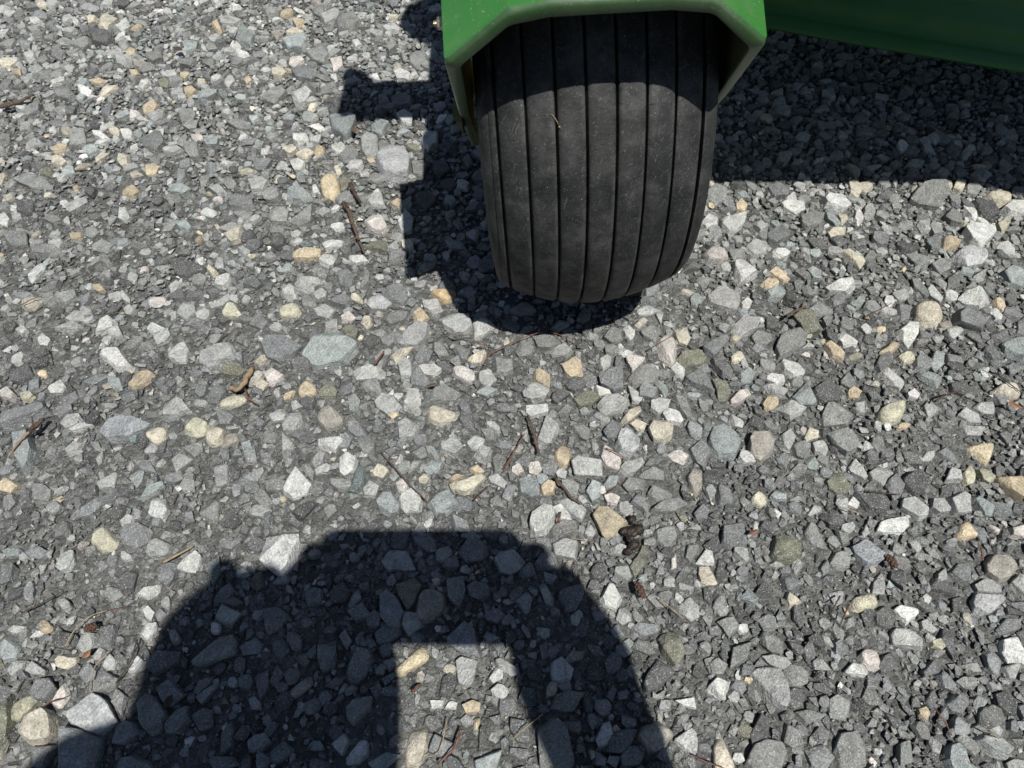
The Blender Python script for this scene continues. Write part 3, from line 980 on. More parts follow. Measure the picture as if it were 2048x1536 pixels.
 (1024, 600, 3.0): """
g 130,240 180,205 265,210 290,260 230,300 150,290 | grey stone below the tyre | dark speckled grey stone just below the tyre's shadow
l 220,310 320,265 365,300 330,340 240,345
g 15,310 70,250 130,280 120,330 40,345
g 545,230 590,165 650,180 660,240 600,265
c 975,180 1040,170 1070,240 1050,275 1000,260 980,215
p 870,250 930,205 975,230 985,300 965,390 900,340 | tall pinkish-tan stone | tall pinkish-tan stone crossed by a reddish pine needle
l 1140,290 1220,240 1285,215 1290,270 1200,350 1160,320
o 985,350 1030,315 1130,310 1180,360 1130,405 1020,400 | flat olive stone | flat olive stone right of the tall pinkish-tan one
l 745,70 790,25 890,65 830,95 760,95
g 765,190 830,150 900,180 860,250 790,225
p 680,350 730,318 800,350 770,400 720,430 690,380
l 525,355 570,330 600,350 590,390 550,420 530,390
t 295,400 380,355 420,385 425,470 370,485 320,440 | tan stone with a grey corner | tan angular stone with a grey upper corner, below the tyre
t 130,440 170,415 230,450 225,525 180,500 135,490
l 60,550 110,505 200,505 225,550 200,590 120,615 70,580
w 75,640 215,635 220,680 110,705 80,680
s 520,460 570,420 660,405 670,550 610,555 530,510 | dark slate block | dark slate block with a squared right side, below the tyre
g 690,470 760,400 840,390 890,440 850,500 720,520
w 945,420 990,375 1040,420 1030,470 980,460
s 1040,460 1110,415 1180,450 1210,565 1130,530 1060,490
o 365,600 420,555 490,560 530,590 480,630 400,650 | dark olive nugget | dark olive nugget left of a pale jagged stone
o 1200,475 1280,490 1310,540 1290,610 1240,600 | olive-brown shard | olive-brown upright shard beside a pinkish cream stone
p 1305,600 1350,550 1410,535 1430,580 1350,630 1310,630
w 495,510 580,540 600,580 520,580
l 505,640 560,580 640,575 710,620 660,670 560,705 520,680 | pale jagged stone | pale grey jagged stone right of the dark olive nugget
l 690,510 790,575 770,620 720,615
l 830,610 900,590 950,600 930,660 880,685 830,650
g 970,580 1040,555 1080,690 1050,720 1000,660
W 900,680 930,660 1010,680 1030,720 1010,750 930,730 | bright white oblong | bright white oblong pebble above the cream round stone
c 815,770 840,720 920,718 970,770 960,830 900,865 850,850 | cream round stone | cream-pink round stone right of the photo's centre
c 650,730 700,660 770,630 780,670 720,720 670,750
c 705,740 740,715 810,740 790,790 740,770
l 150,840 170,770 210,700 285,770 240,860 190,870
g 360,760 410,730 470,780 450,850 400,830
s 545,790 600,715 660,745 630,830 570,840
L 625,850 650,775 720,765 770,830 760,890 705,945 640,920 | pale grey disc | pale grey disc-like stone left of the cream round one
B 1175,850 1200,770 1270,745 1340,800 1370,870 1340,940 1240,945 1190,900 | big mottled boulder | big blue-grey mottled stone, thickest in the right gravel
n 1415,860 1450,810 1530,805 1575,860 1560,920 1490,965 1425,930 | olive-brown round stone | olive-brown round stone right of the big mottled one
t 250,930 280,880 330,875 355,930 330,1005 270,985 | tan egg | tan egg-shaped pebble above right of the phone's shadow
p 525,940 545,870 590,900 650,950 640,1020 570,1005 | pink granite stone | pink granite stone left under the pale grey disc
l 355,960 380,940 540,965 540,1055 375,1060 | grey oblong slab | grey oblong slab between the tan egg and pink granite stone
l 635,1030 680,970 770,950 795,980 740,1040 650,1065
p 925,930 1000,905 1060,940 1030,990 950,970
s 1060,900 1130,840 1190,920 1150,1020 1090,970
p 95,975 160,970 180,1020 150,1055 100,1040
p 0,1005 40,985 75,1030 40,1050 0,1045
s 175,1000 220,960 275,1000 250,1060 190,1050
w 255,1030 300,1005 330,1030 320,1080 275,1065
b 150,1055 190,1040 220,1075 180,1115 155,1095
t 170,1130 220,1080 265,1100 250,1160 190,1170
b 35,1080 70,1060 155,1080 165,1170 110,1200 40,1160
b 545,1110 580,1055 640,1055 630,1115 570,1140
b 440,1150 480,1080 540,1100 530,1180 480,1215
g 655,1110 690,1065 800,1080 790,1140 700,1160
g 750,1060 840,1005 915,1040 910,1085 790,1080
n 1050,1060 1090,1005 1145,1020 1140,1120 1100,1165 1060,1120 | brown upright stone | brown upright stone below the big mottled one
c 1430,1190 1470,1145 1530,1160 1530,1220 1490,1245 1435,1220 | small round cream pebble | small round cream pebble alone among dark chips at right
w 105,1370 130,1260 170,1230 240,1250 260,1310 200,1400 140,1405 | pinkish white stone | pinkish white stone at the upper right of the phone's shadow
w 235,1250 290,1225 350,1290 360,1330 290,1320
l 265,1205 330,1190 400,1210 445,1260 420,1330 350,1290
g 245,1360 300,1320 380,1330 400,1400 330,1420 255,1430
t 480,1290 520,1240 590,1250 620,1290 700,1330 640,1390 600,1430 550,1430 520,1360 | big tan triangular stone | big tan triangular stone touching the dark bark lump
l 640,1220 690,1205 730,1270 690,1295 640,1270
p 550,1180 600,1160 650,1180 630,1230 570,1220
s 1265,1350 1390,1330 1410,1470 1300,1500 1255,1460 | square slate slab | square slate slab left of the olive block with dark spots
s 1090,1280 1140,1225 1185,1260 1170,1320 1110,1320
g 830,1260 900,1200 1000,1180 1060,1220 980,1270 870,1280
g 850,1380 960,1365 990,1440 930,1500 860,1450
""",
 (1400, 340, 3.0): """
p 20,510 70,455 140,470 170,520 130,550 50,545 | pink stone beside the tyre | pink-tinged stone just right of the tyre's foot
w 200,550 270,540 345,620 280,670 230,690 200,620 | white angular stone | white angular stone left of the crumbly yellow-tan pair
w 5,320 50,265 110,295 105,330 60,365
l 120,300 200,280 275,260 260,340 180,380 130,340
t 210,210 250,175 285,215 265,260 220,245
w 480,220 560,180 620,185 635,230 570,275 500,240
W 730,180 760,145 850,155 890,230 850,255 750,220 | bright white oval | bright white oval stone below the mower's shadow edge
s 395,110 480,85 540,110 530,160 440,170
g 40,130 90,85 160,120 150,190 90,210 50,180
g 600,290 680,240 750,250 730,330 640,360 605,330
w 930,250 960,240 980,300 950,335 920,300
b 750,260 800,270 850,330 820,345 760,300
c 830,270 880,265 885,300 850,340
g 1255,180 1330,95 1480,85 1490,130 1420,240 1300,210 | flat dark-grey slab | flat dark-grey slab below the mower's shadow at right
c 885,80 930,60 970,120 950,165 900,140
c 950,80 1010,70 1040,100 1000,135 960,120
s 400,390 460,350 550,350 530,420 440,455 405,430
l 270,470 330,430 405,450 400,500 320,520
d 640,430 680,395 745,420 750,480 700,490
c 850,480 900,475 990,555 960,595 920,560
c 760,380 800,350 865,355 860,400 780,410
w 745,710 830,670 910,658 930,690 880,740 770,735 | cream-white sliver | cream-white sliver right of the crumbly yellow-tan pair
t 410,620 450,585 480,620 520,640 540,660 500,680 430,640 | crumbly yellow-tan stone | crumbly yellow-tan stone, the rear of a touching pair
t 370,680 400,650 450,655 475,685 430,710 380,705
b 390,740 440,705 520,700 530,740 470,780 410,775
l 40,760 100,710 240,750 240,800 210,865 120,830 60,800 | pale five-sided slab | pale grey five-sided slab below right of the tyre
b 635,600 680,585 725,610 720,670 670,660
s 770,780 820,740 870,760 860,810 800,825
w 240,810 280,770 315,790 290,840 250,840
g 640,840 720,770 800,850 790,880 690,880
o 555,890 610,840 670,840 725,970 640,985 600,940 | olive-green slab | olive-green angular slab in the right gravel
s 10,1070 60,1030 150,990 165,1030 110,1100 70,1130 30,1100
g 305,1010 350,965 430,975 440,1020 390,1060 330,1050
g 450,1080 490,980 590,950 635,1000 610,1070 520,1100 470,1140
l 180,960 250,890 350,910 330,970 240,1005
w 795,1000 850,975 945,1030 930,1075 860,1060
t 745,1045 790,1035 870,1100 860,1145 790,1120 | tan lozenge | tan lozenge-shaped stone below the olive-green slab
w 475,1160 510,1120 570,1150 625,1210 610,1250 560,1250 500,1210 | pinkish white oval | pinkish white speckled oval below left of the tan lozenge
c 1275,850 1310,795 1400,795 1460,850 1440,910 1370,945 1290,910 | cream hexagonal block | cream-grey six-sided block in the right gravel
l 1355,720 1380,680 1460,770 1440,800 1370,760
w 1175,970 1240,920 1300,930 1305,990 1260,1060 1220,1030
s 1170,830 1190,780 1260,830 1250,900 1200,910
y 1185,1120 1240,1090 1310,1100 1290,1150 1220,1170
b 1370,1180 1400,1095 1465,1100 1460,1170 1400,1225
w 1075,1220 1110,1190 1225,1280 1200,1315 1150,1295
t 885,1330 920,1295 965,1330 950,1370 895,1370
b 540,1370 640,1270 700,1390 670,1420 580,1415 | pale slate pyramid | pale slate pyramid-shaped stone beside a dark rounded one
d 670,1330 760,1270 850,1320 840,1390 750,1400 690,1370
w 465,1430 530,1385 630,1440 600,1470 540,1490
t 370,1400 410,1345 460,1360 470,1410 430,1440 385,1430
l 385,1290 450,1280 530,1320 500,1360 440,1350
w 385,1250 420,1225 500,1240 510,1275 460,1290
b 230,1230 280,1190 330,1220 310,1270 250,1265
g 720,1490 750,1405 850,1395 920,1470 880,1530 730,1545 | broad grey slab | broad mid-grey slab left of the big cream-yellow stone
y 1070,1440 1110,1415 1220,1395 1230,1450 1200,1500 1130,1525 1075,1490 | big cream-yellow stone | big cream-yellow five-sided stone in the right gravel
l 925,1400 980,1395 990,1460 940,1460
l 1335,1410 1380,1380 1420,1450 1380,1490
""",
 (1740, 340, 4.987): """
c 1140,280 1180,220 1350,235 1410,280 1390,330 1290,365 | cream slab at the right edge | speckled cream slab, left of two near the right edge shadow
w 1310,390 1390,325 1536,320 1600,400 1490,470 1360,455
d 1010,330 1060,290 1260,340 1310,410 1200,490 1080,410
W 920,620 980,570 1110,545 1210,590 1225,660 1110,780 1000,720 | white granite block | white speckled granite block near the right edge
L 830,860 900,790 1010,755 1140,810 1150,900 1100,950 960,975 900,930 | pale faceted stone | pale blue-grey faceted stone below the white granite block
t 715,690 780,665 890,710 880,770 740,805
s 540,690 620,655 700,690 690,810 620,800 550,740
y 1250,550 1350,490 1400,500 1370,590 1300,640
y 660,130 720,85 800,100 820,190 790,205
c 820,200 860,100 960,110 930,200 880,240
b 1300,1030 1370,980 1470,980 1536,1080 1480,1195 1380,1150 | green-cream stone | mottled green and cream stone at the right edge
w 860,1290 960,1200 1080,1165 1200,1230 1220,1300 1100,1380 940,1350
t 1230,1290 1290,1270 1360,1390 1320,1440 1250,1380
g 950,160 1040,130 1110,190 1060,260 960,230
g 720,480 820,370 920,440 900,560 800,545
g 340,850 420,830 590,880 580,990 450,950
g 605,950 690,895 800,900 790,1000 700,1045
""",
 (1536, 600, 3.0): """
b 1395,270 1450,240 1536,235 1560,300 1536,360 1470,350 1410,310 | blue-grey block at the right edge | dark blue-grey block at the photo's right edge
s 1115,90 1160,50 1230,60 1300,150 1280,185 1190,150 1120,140
l 1060,190 1130,150 1170,190 1110,240 1070,220
c 1345,545 1400,505 1480,505 1520,560 1470,595 1370,570 | cream stone with a needle | cream stone with a thin dark needle across its right end
w 830,560 870,535 910,570 890,600 840,590
l 925,640 960,600 1005,650 1000,690 960,705
l 1130,700 1180,655 1260,690 1280,740 1200,750
l 1225,650 1260,615 1345,610 1350,690 1280,690
s 995,720 1070,740 1110,800 1030,780
l 1140,760 1200,770 1290,770 1270,820 1180,815
g 350,800 460,765 550,830 530,900 470,930 390,870
l 75,810 130,770 170,820 130,900 90,870
c 205,830 240,765 300,790 300,830 220,860
l 260,870 330,840 360,900 340,950 280,920
b 220,970 270,935 305,990 290,1030 235,1015
g 120,1040 180,980 235,1000 220,1050 140,1060
w 475,1010 520,950 600,1060 580,1085 500,1040
l 600,1040 660,995 740,1020 755,1070 690,1120 620,1080
o 340,1090 380,1045 440,1040 500,1120 470,1170 400,1165 360,1140 | mossy rounded stone | mossy grey-green rounded stone in the lower right gravel
W 460,1230 510,1175 545,1220 530,1255
d 510,1160 620,1145 740,1230 700,1280 600,1260
d 790,1080 850,1030 920,1050 945,1130 900,1180 820,1120
l 800,1200 860,1185 960,1250 950,1310 900,1320 790,1255 | pale tilted slab | pale grey tilted slab with a shadowed left side at right
l 1075,1190 1150,1150 1200,1180 1210,1280 1120,1290
b 1220,1190 1260,1170 1355,1240 1340,1300 1290,1295
t 1190,890 1270,860 1345,855 1350,910 1310,990 1260,950 | tan lump at right | tan three-cornered lump near the right edge
y 1165,1040 1210,990 1240,1020 1230,1100 1190,1110
y 1250,1020 1300,1005 1370,1060 1330,1105 1280,1080
t 1370,1065 1450,1060 1536,1080 1560,1150 1520,1200 1410,1130 | long tan slab | long tan slab running out of the photo's right edge
t 1125,1410 1160,1340 1200,1330 1260,1420 1200,1435 1150,1432 | tan pyramid | tan pyramid-shaped stone in the lower right gravel
w 645,1390 670,1340 760,1310 830,1300 845,1350 790,1410 700,1405
l 230,1290 260,1240 320,1230 320,1270 250,1300
g 205,1400 240,1330 290,1360 350,1500 300,1500 220,1450
p 1450,1370 1536,1345 1560,1390 1536,1430 1460,1415
s 580,920 620,895 665,930 650,980 590,980
s 675,910 730,885 755,930 730,955 680,945
""",
 (1536, 1024, 3.0): """
o 15,260 40,140 110,150 200,200 195,280 130,305 50,300 | spotted olive block | olive block with small dark spots in the lower right gravel
S 495,210 580,165 690,250 660,320 590,330 520,270 | glittering slate stone | glittering blue-grey stone just left of a small brown cone
l 845,180 880,165 925,210 895,255 860,220
s 1080,370 1130,310 1210,320 1215,410 1160,430
n 1295,310 1340,260 1430,255 1485,340 1450,400 1380,425 1300,370 | brown-grey boulder | brown-grey rounded stone above two stacked pale ones at right
L 1215,540 1240,480 1380,490 1420,530 1350,600 1280,625 1230,590 | lower pale stacked stone | pale grey stone, lower of two pressed together near the right
l 1225,440 1290,405 1370,420 1390,490 1250,485
l 1450,430 1500,375 1600,390 1600,500 1530,520
c 100,530 120,475 200,535 130,575
y 490,530 550,495 630,490 660,550 600,600 510,590 | pale yellow-grey stone | pale yellow-grey stone in the lower right gravel
W 745,590 800,560 890,580 890,630 830,675 780,640 | cream knuckle stone | cream knuckle-shaped stone above a rough white one
w 730,740 750,700 830,710 930,780 920,825 740,800 | rough white stone | rough white stone below the cream knuckle-shaped one
p 540,860 590,820 650,830 675,945 640,955 550,920 | pink-beige upright stone | pink-beige upright stone in the lower right gravel
w 920,510 950,488 980,515 955,565 925,540
l 910,660 950,645 1010,710 980,735 920,710
y 970,770 1020,755 1090,780 1030,840 980,810
W 1380,840 1390,770 1490,750 1530,830 1510,920 1440,910 1400,860 | tall cream-white stone | tall cream-white stone at the lower right edge
l 1400,930 1440,918 1505,925 1480,1005 1440,1000
s 1010,980 1040,940 1120,1030 1110,1080 1040,1050
s 915,960 980,890 1070,900 1010,970 930,990
g 1120,1020 1160,990 1250,1000 1240,1060 1170,1060
t 895,1180 940,1160 970,1200 945,1260 905,1220 | small tan chip | small tan upright chip low in the right gravel
l 625,1195 650,1170 690,1200 680,1220
g 160,1200 240,1180 330,1210 320,1250 220,1270
g 85,1380 110,1270 170,1300 200,1400 140,1425
g 390,1430 430,1330 530,1310 580,1400 580,1530 500,1560 410,1545 | broad grey slab at the bottom | broad mid-grey slab at the photo's bottom right
g -140,1510 -80,1400 0,1360 70,1370 110,1460 70,1560 -100,1570
s 260,1340 300,1290 370,1320 360,1370 280,1380
l 1240,1370 1270,1330 1380,1350 1480,1420 1430,1490 1330,1450 | pale slab in the bottom right corner | pale grey pointed slab in the photo's bottom right corner
b 1060,1490 1080,1400 1130,1380 1180,1440 1170,1536 1080,1545 | pale teal stone | pale teal stone at the bottom, left of the corner slab
l 1420,1510 1480,1475 1560,1490 1560,1560 1440,1560
g 780,1390 850,1370 870,1500 780,1520
s 1060,1150 1110,1090 1185,1150 1150,1220 1090,1200
l 1310,1230 1350,1290 1410,1310 1390,1350 1330,1300
l -110,970 -60,930 60,930 85,1020 80,1110 130,1150 110,1185 30,1170 -40,1060 | pale ragged slab | pale grey ragged slab low in the gravel right of the shadow
""",
 (0, 1024, 3.0): """
y 555,200 560,140 630,90 715,180 690,230 620,245 | pale yellow stone | pale yellow stone beside a smooth grey one, lower left
s 725,130 760,80 850,70 920,110 900,170 830,230 745,210 | smooth grey stone | smooth grey stone right of the pale yellow one, lower left
l 720,60 770,15 810,30 790,75 740,105
w 1060,340 1130,270 1180,235 1220,270 1195,370 1110,365 | white angular stone by the shadow | white angular stone just above left of the photographer's shadow
s 945,350 1000,300 1070,310 1060,400 1010,450 960,420
w 815,500 870,450 960,435 950,480 890,520
w 860,590 890,560 930,600 910,655 875,640
b 20,240 60,220 130,225 120,265 50,275
b 0,800 60,750 130,820 100,880 20,900
w 840,740 870,680 945,665 950,720 890,780
l 45,940 100,890 175,895 150,940 80,985
l 165,960 210,895 280,950 270,980 190,975
c 345,890 380,855 460,870 460,920 400,945 355,930
w 760,950 830,855 885,900 850,950 800,975
l 620,930 660,840 705,890 700,950 640,955
l 470,810 500,740 575,725 580,810 520,860
l 550,870 600,815 635,830 610,890 570,895
s 190,1080 230,1010 310,1000 345,1060 290,1130 210,1130
L 415,1240 450,1160 560,1080 640,1130 660,1190 710,1260 600,1350 520,1330 430,1280 | big stone cut by the shadow | big pale stone half in the photographer's shadow, lower left
C 120,1290 150,1250 300,1180 330,1220 335,1330 270,1390 200,1395 130,1350 | large cream pebble | large smooth cream pebble at the lower left
o -30,1300 0,1180 50,1110 80,1200 50,1370 0,1420
s 205,1400 345,1400 310,1480 260,1545 220,1540
S 360,1430 400,1310 540,1310 620,1360 590,1470 560,1560 440,1575 360,1560 | huge dark slab | huge blue-grey slab in the shadow's lower left
g 825,1140 880,1090 960,1120 1015,1230 960,1330 910,1345 850,1270 | tall shaded stone | tall grey stone within the left of the photographer's shadow
s 990,1270 1060,1190 1130,1160 1140,1250 1080,1330 1000,1330
s 1140,1220 1210,1180 1280,1190 1280,1290 1210,1320
S 945,1060 1020,1005 1070,1070 1110,1100 1030,1175 980,1130
g 1150,890 1250,800 1400,735 1430,780 1410,860 1300,900 1180,930 | long shaded wedge | long grey wedge lying slantwise in the photographer's shadow
l 1295,620 1330,545 1380,570 1450,610 1390,685 1300,650
s 880,900 960,830 1090,840 1070,900 930,980 890,950
g 1155,1080 1200,1010 1275,985 1270,1030 1190,1095
s 1425,1000 1500,965 1530,1020 1500,1070 1440,1060
S 1440,810 1536,755 1580,790 1560,850 1460,860
S 705,1536 720,1470 800,1460 900,1500 930,1560 820,1580 710,1575
s 1240,1490 1300,1460 1400,1470 1450,1520 1300,1556
w 1330,1290 1360,1260 1375,1300 1350,1340
""",
 (512, 1024, 3.0): """
W 25,280 60,150 120,155 260,130 265,180 220,330 155,388 80,350 | shield-shaped stone | pale shield-shaped stone half lit at the shadow's upper left
L 755,310 800,230 910,235 960,350 900,355 800,355 | shaded pale slab | pale blue-grey slab inside the phone's shadow
s 1210,250 1240,190 1340,160 1405,240 1350,290 1260,305
L 1428,282 1464,243 1554,231 1620,303 1584,348 1524,381 1464,363 | shaded pale stone at the phone's end | pale blue-grey stone at the right end of the phone's shadow
n 950,600 970,500 1040,458 1130,490 1140,540 1120,600 1060,640 960,655 | taupe block | taupe block in the middle of the photographer's shadow
S 740,500 790,465 850,520 885,600 860,700 800,690 740,630 | upright slate stone | upright slate-blue stone left of the taupe block in the shadow
o 840,430 950,390 1000,440 960,550 910,600 870,530
s 1140,400 1240,380 1260,480 1220,580 1150,520
s 1255,450 1310,415 1400,450 1410,500 1350,535 1270,500
S 1145,750 1250,650 1310,700 1335,850 1230,850 1150,790 | slate triangle | slate-blue triangular stone at the upper edge of the sunlit gap
t 830,950 900,880 990,805 1040,860 1030,890 900,970 850,985 | tan bar in the sunlit gap | tan bar at the upper left of the sunlit gap
l 1195,900 1250,870 1330,890 1310,990 1250,1050 1210,1030
w 1395,1000 1440,930 1480,940 1480,1000 1420,1030
l 1405,1070 1450,1025 1530,1060 1490,1130 1420,1100
t 1240,1160 1300,1130 1350,1150 1340,1200 1260,1210
w 1045,1130 1130,1130 1120,1170 1060,1190
w 1130,1180 1160,1130 1210,1145 1200,1185
c 890,1450 920,1330 1030,1300 1030,1440 990,1520 900,1536 | cream slab on the shadow line | cream slab straddling the left edge of the sunlit gap
g 530,1030 560,900 620,805 690,830 705,890 640,1010 580,1060 | long grey-green stone | long grey-green stone slanting in the shadow left of the gap
g 540,1180 580,1130 700,1105 690,1180 580,1275 545,1240
n 200,1090 260,1020 330,980 340,1040 270,1100 220,1115
s 370,800 480,765 485,860 470,930 400,960 380,880
s 45,580 120,565 205,630 150,700 65,745
s 295,500 350,460 405,470 400,540 310,560
s 690,1070 740,1010 760,1060 720,1130
b 1310,1536 1310,1490 1400,1450 1480,1420 1440,1546 1340,1560
S 0,1340 60,1325 90,1380 20,1440 -40,1440 -50,1380
s 550,600 640,550 695,630 600,660
s 925,750 960,710 1015,745 990,795 940,785
s 1370,600 1430,580 1500,620 1450,670 1380,650
""",
 (1024, 1024, 3.0): """
s 135,310 170,250 250,245 275,300 240,350 150,350
l 240,190 300,160 390,170 385,290 320,280 250,260
w 530,520 570,440 620,450 660,520 620,585 550,560 | white stone on the shadow line | white stone on the right edge of the photographer's shadow
s 275,510 310,470 430,435 435,490 380,600 320,605 | dark shaded slab | dark slate slab inside the right arm's shadow
l 160,440 190,420 250,510 250,580 200,550
L 230,960 240,900 300,865 370,940 350,1015 290,1030 240,1010 | pale stone in the arm's shadow | pale blue-grey stone in the middle of the right arm's shadow
s 555,900 600,840 665,890 650,965 570,965
s 560,1110 600,1035 635,1070 600,1140
s 630,1080 690,1065 695,1120 640,1130
g 455,1210 500,1205 515,1260 485,1310 455,1260
s 655,1210 740,1240 745,1280 710,1325 660,1270
n 750,1340 790,1290 880,1260 970,1330 890,1440 820,1440 | beige stone at the arm's shadow | beige stone half covered by the right arm's shadow
w 970,1370 1080,1290 1110,1320 1110,1460 1060,1450 | white wedge | white wedge-shaped stone at the bottom, right of the arm's shadow
c 1200,1390 1260,1350 1340,1536 1290,1570 1210,1560 | tall cream slab | tall cream slab cut by the photo's bottom edge
s 640,1470 690,1400 750,1400 790,1470 760,1520 660,1530
d 785,1040 820,950 870,880 980,960 870,1070 800,1080 | charcoal stone | charcoal stone touching the right edge of the arm's shadow
o 875,760 930,720 990,720 1040,830 1010,890 970,930 900,840 | mossy olive slab | mossy olive slab right of the photographer's shadow
c 1120,330 1180,325 1235,430 1130,440 1120,390
w 1100,310 1160,225 1200,240 1215,320
l 980,580 1060,510 1120,570 1120,630 1070,665
g 1225,660 1330,635 1365,690 1300,755
g 1175,910 1230,880 1290,920 1260,975 1190,970
l 840,1110 920,1065 910,1130 860,1120
w 980,1135 1090,1115 1105,1180 1040,1170
o 1345,1290 1370,1245 1455,1310 1430,1360 1350,1350
o 700,330 790,190 820,230 790,330 740,390
l 910,400 950,370 980,410 950,455 910,445
l 590,220 640,185 690,210 650,260 600,250
b 660,780 700,755 740,790 710,825 670,815
g 160,1300 250,1230 330,1310 380,1500 340,1556 170,1556
""",
}

# base colours (reflectance) and the words for them
TONES = {
    "g": ((0.205, 0.207, 0.199), "grey"), "d": ((0.082, 0.083, 0.083), "charcoal"), "l": ((0.345, 0.347, 0.336), "light grey"),
    "L": ((0.400, 0.404, 0.406), "pale grey"), "w": ((0.485, 0.482, 0.460), "whitish"), "W": ((0.575, 0.572, 0.550), "white"),
    "b": ((0.262, 0.288, 0.284), "blue-green grey"), "B": ((0.275, 0.302, 0.300), "blue-grey"), "s": ((0.160, 0.165, 0.167), "slate-grey"),
    "S": ((0.225, 0.233, 0.243), "slate-blue"), "t": ((0.460, 0.380, 0.262), "tan"), "O": ((0.520, 0.385, 0.220), "orange-tan"),
    "c": ((0.495, 0.450, 0.360), "cream"), "C": ((0.570, 0.525, 0.430), "cream"), "p": ((0.500, 0.458, 0.425), "pinkish"),
    "o": ((0.165, 0.163, 0.122), "olive"), "y": ((0.460, 0.432, 0.325), "yellowish"), "n": ((0.285, 0.262, 0.228), "brownish"),
    "T": ((0.112, 0.142, 0.136), "dark teal"),
}
ROUND = set("tcCpynO")


def convex(P):
    P = sorted(map(tuple, P))

    def half(pts):
        h = []
        for p in pts:
            while len(h) > 1 and (h[-1][0] - h[-2][0]) * (p[1] - h[-2][1]) - (h[-1][1] - h[-2][1]) * (p[0] - h[-2][0]) <= 0:
                h.pop()
            h.append(p)
        return h[:-1]
    return np.array(half(P) + half(P[::-1]))


traced = []
for (ox, oy, sc), text in STONES.items():
    for line in text.strip().split("\n"):
        bits = [q.strip() for q in line.split("|")]
        w_ = bits[0].split()
        pts = np.array([[float(v) for v in q.split(",")] for q in w_[1:]]) / sc + (ox, oy)
        area = 0.5 * abs(np.dot(pts[:, 0], np.roll(pts[:, 1], 1)) - np.dot(pts[:, 1], np.roll(pts[:, 0], 1)))
        traced.append(dict(tone=w_[0], px=pts, area=area, c=pts.mean(0), ref=bits[1] if len(bits) > 1 else None,
                           label=bits[2] if len(bits) > 2 else None))
# drop a stone traced twice where tiles overlap
keep = []
for s_ in sorted(traced, key=lambda s: (s["ref"] is None, -s["area"])):
    if all(np.hypot(*(s_["c"] - k["c"])) > 0.45 * math.sqrt(min(s_["area"], k["area"])) + 4 for k in keep):
        keep.append(s_)
traced = sorted(keep, key=lambda s: -s["area"])


# ------------------------------------------------------------------ stone shapes
def icosphere(level):
    t = (1 + 5 ** 0.5) / 2
    v = [(-1, t, 0), (1, t, 0), (-1, -t, 0), (1, -t, 0), (0, -1, t), (0, 1, t), (0, -1, -t), (0, 1, -t), (t, 0, -1), (t, 0, 1), (-t, 0, -1), (-t, 0, 1)]
    f = [(0, 11, 5), (0, 5, 1), (0, 1, 7), (0, 7, 10), (0, 10, 11), (1, 5, 9), (5, 11, 4), (11, 10, 2), (10, 7, 6), (7, 1, 8),
         (3, 9, 4), (3, 4, 2), (3, 2, 6), (3, 6, 8), (3, 8, 9), (4, 9, 5), (2, 4, 11), (6, 2, 10), (8, 6, 7), (9, 8, 1)]
    v = [np.array(p, float) / np.linalg.norm(p) for p in v]
    for _ in range(level):
        mid, nf = {}, []

        def m(a, b):
            k = (min(a, b), max(a, b))
            if k not in mid:
                p = v[a] + v[b]
                v.append(p / np.linalg.norm(p)); mid[k] = len(v) - 1
            return mid[k]
        for a, b, c in f:
            ab, bc, ca = m(a, b), m(b, c), m(c, a)
            nf += [(a, ab, ca), (b, bc, ab), (c, ca, bc), (ab, bc, ca)]
        f = nf
    return np.array(v), np.array(f)


ICO = {k: icosphere(k) for k in (1, 2, 3)}


def planes_for(poly, h, angular):
    """half-spaces of a crushed stone over a plan outline (centred), height h; in real units"""
    N, D = [], []
    n = len(poly)
    for i in range(n):
        a, b = poly[i], poly[(i + 1) % n]
        e = b - a
        ln = np.hypot(*e)
        if ln < 1e-6: continue
        nn = np.array([e[1], -e[0]]) / ln
        d = float(nn @ a)
        if d < 0: nn, d = -nn, -d
        tau = rng.uniform(-0.15, 0.42) if angular else rng.uniform(0.05, 0.5)
        N.append((nn[0] * math.cos(tau), nn[1] * math.cos(tau), math.sin(tau)))
        D.append(max(d, 1e-4) * math.cos(tau))
    r = math.sqrt(max(1e-9, np.mean((poly ** 2).sum(1))))
    for k in range(3 if angular else 2):          # top facets
        az = rng.uniform(0, 6.283)
        ti = rng.uniform(0.02, 0.22) if k == 0 else rng.uniform(0.30, 0.85)
        N.append((math.sin(ti) * math.cos(az), math.sin(ti) * math.sin(az), math.cos(ti)))
        D.append(h * 0.5 * math.cos(ti) + (0 if k == 0 else r * math.sin(ti) * rng.uniform(0.30, 0.85)))
    N.append((0.05, 0.03, -1.0)); D.append(h * 0.5)
    return np.array(N), np.array(D)


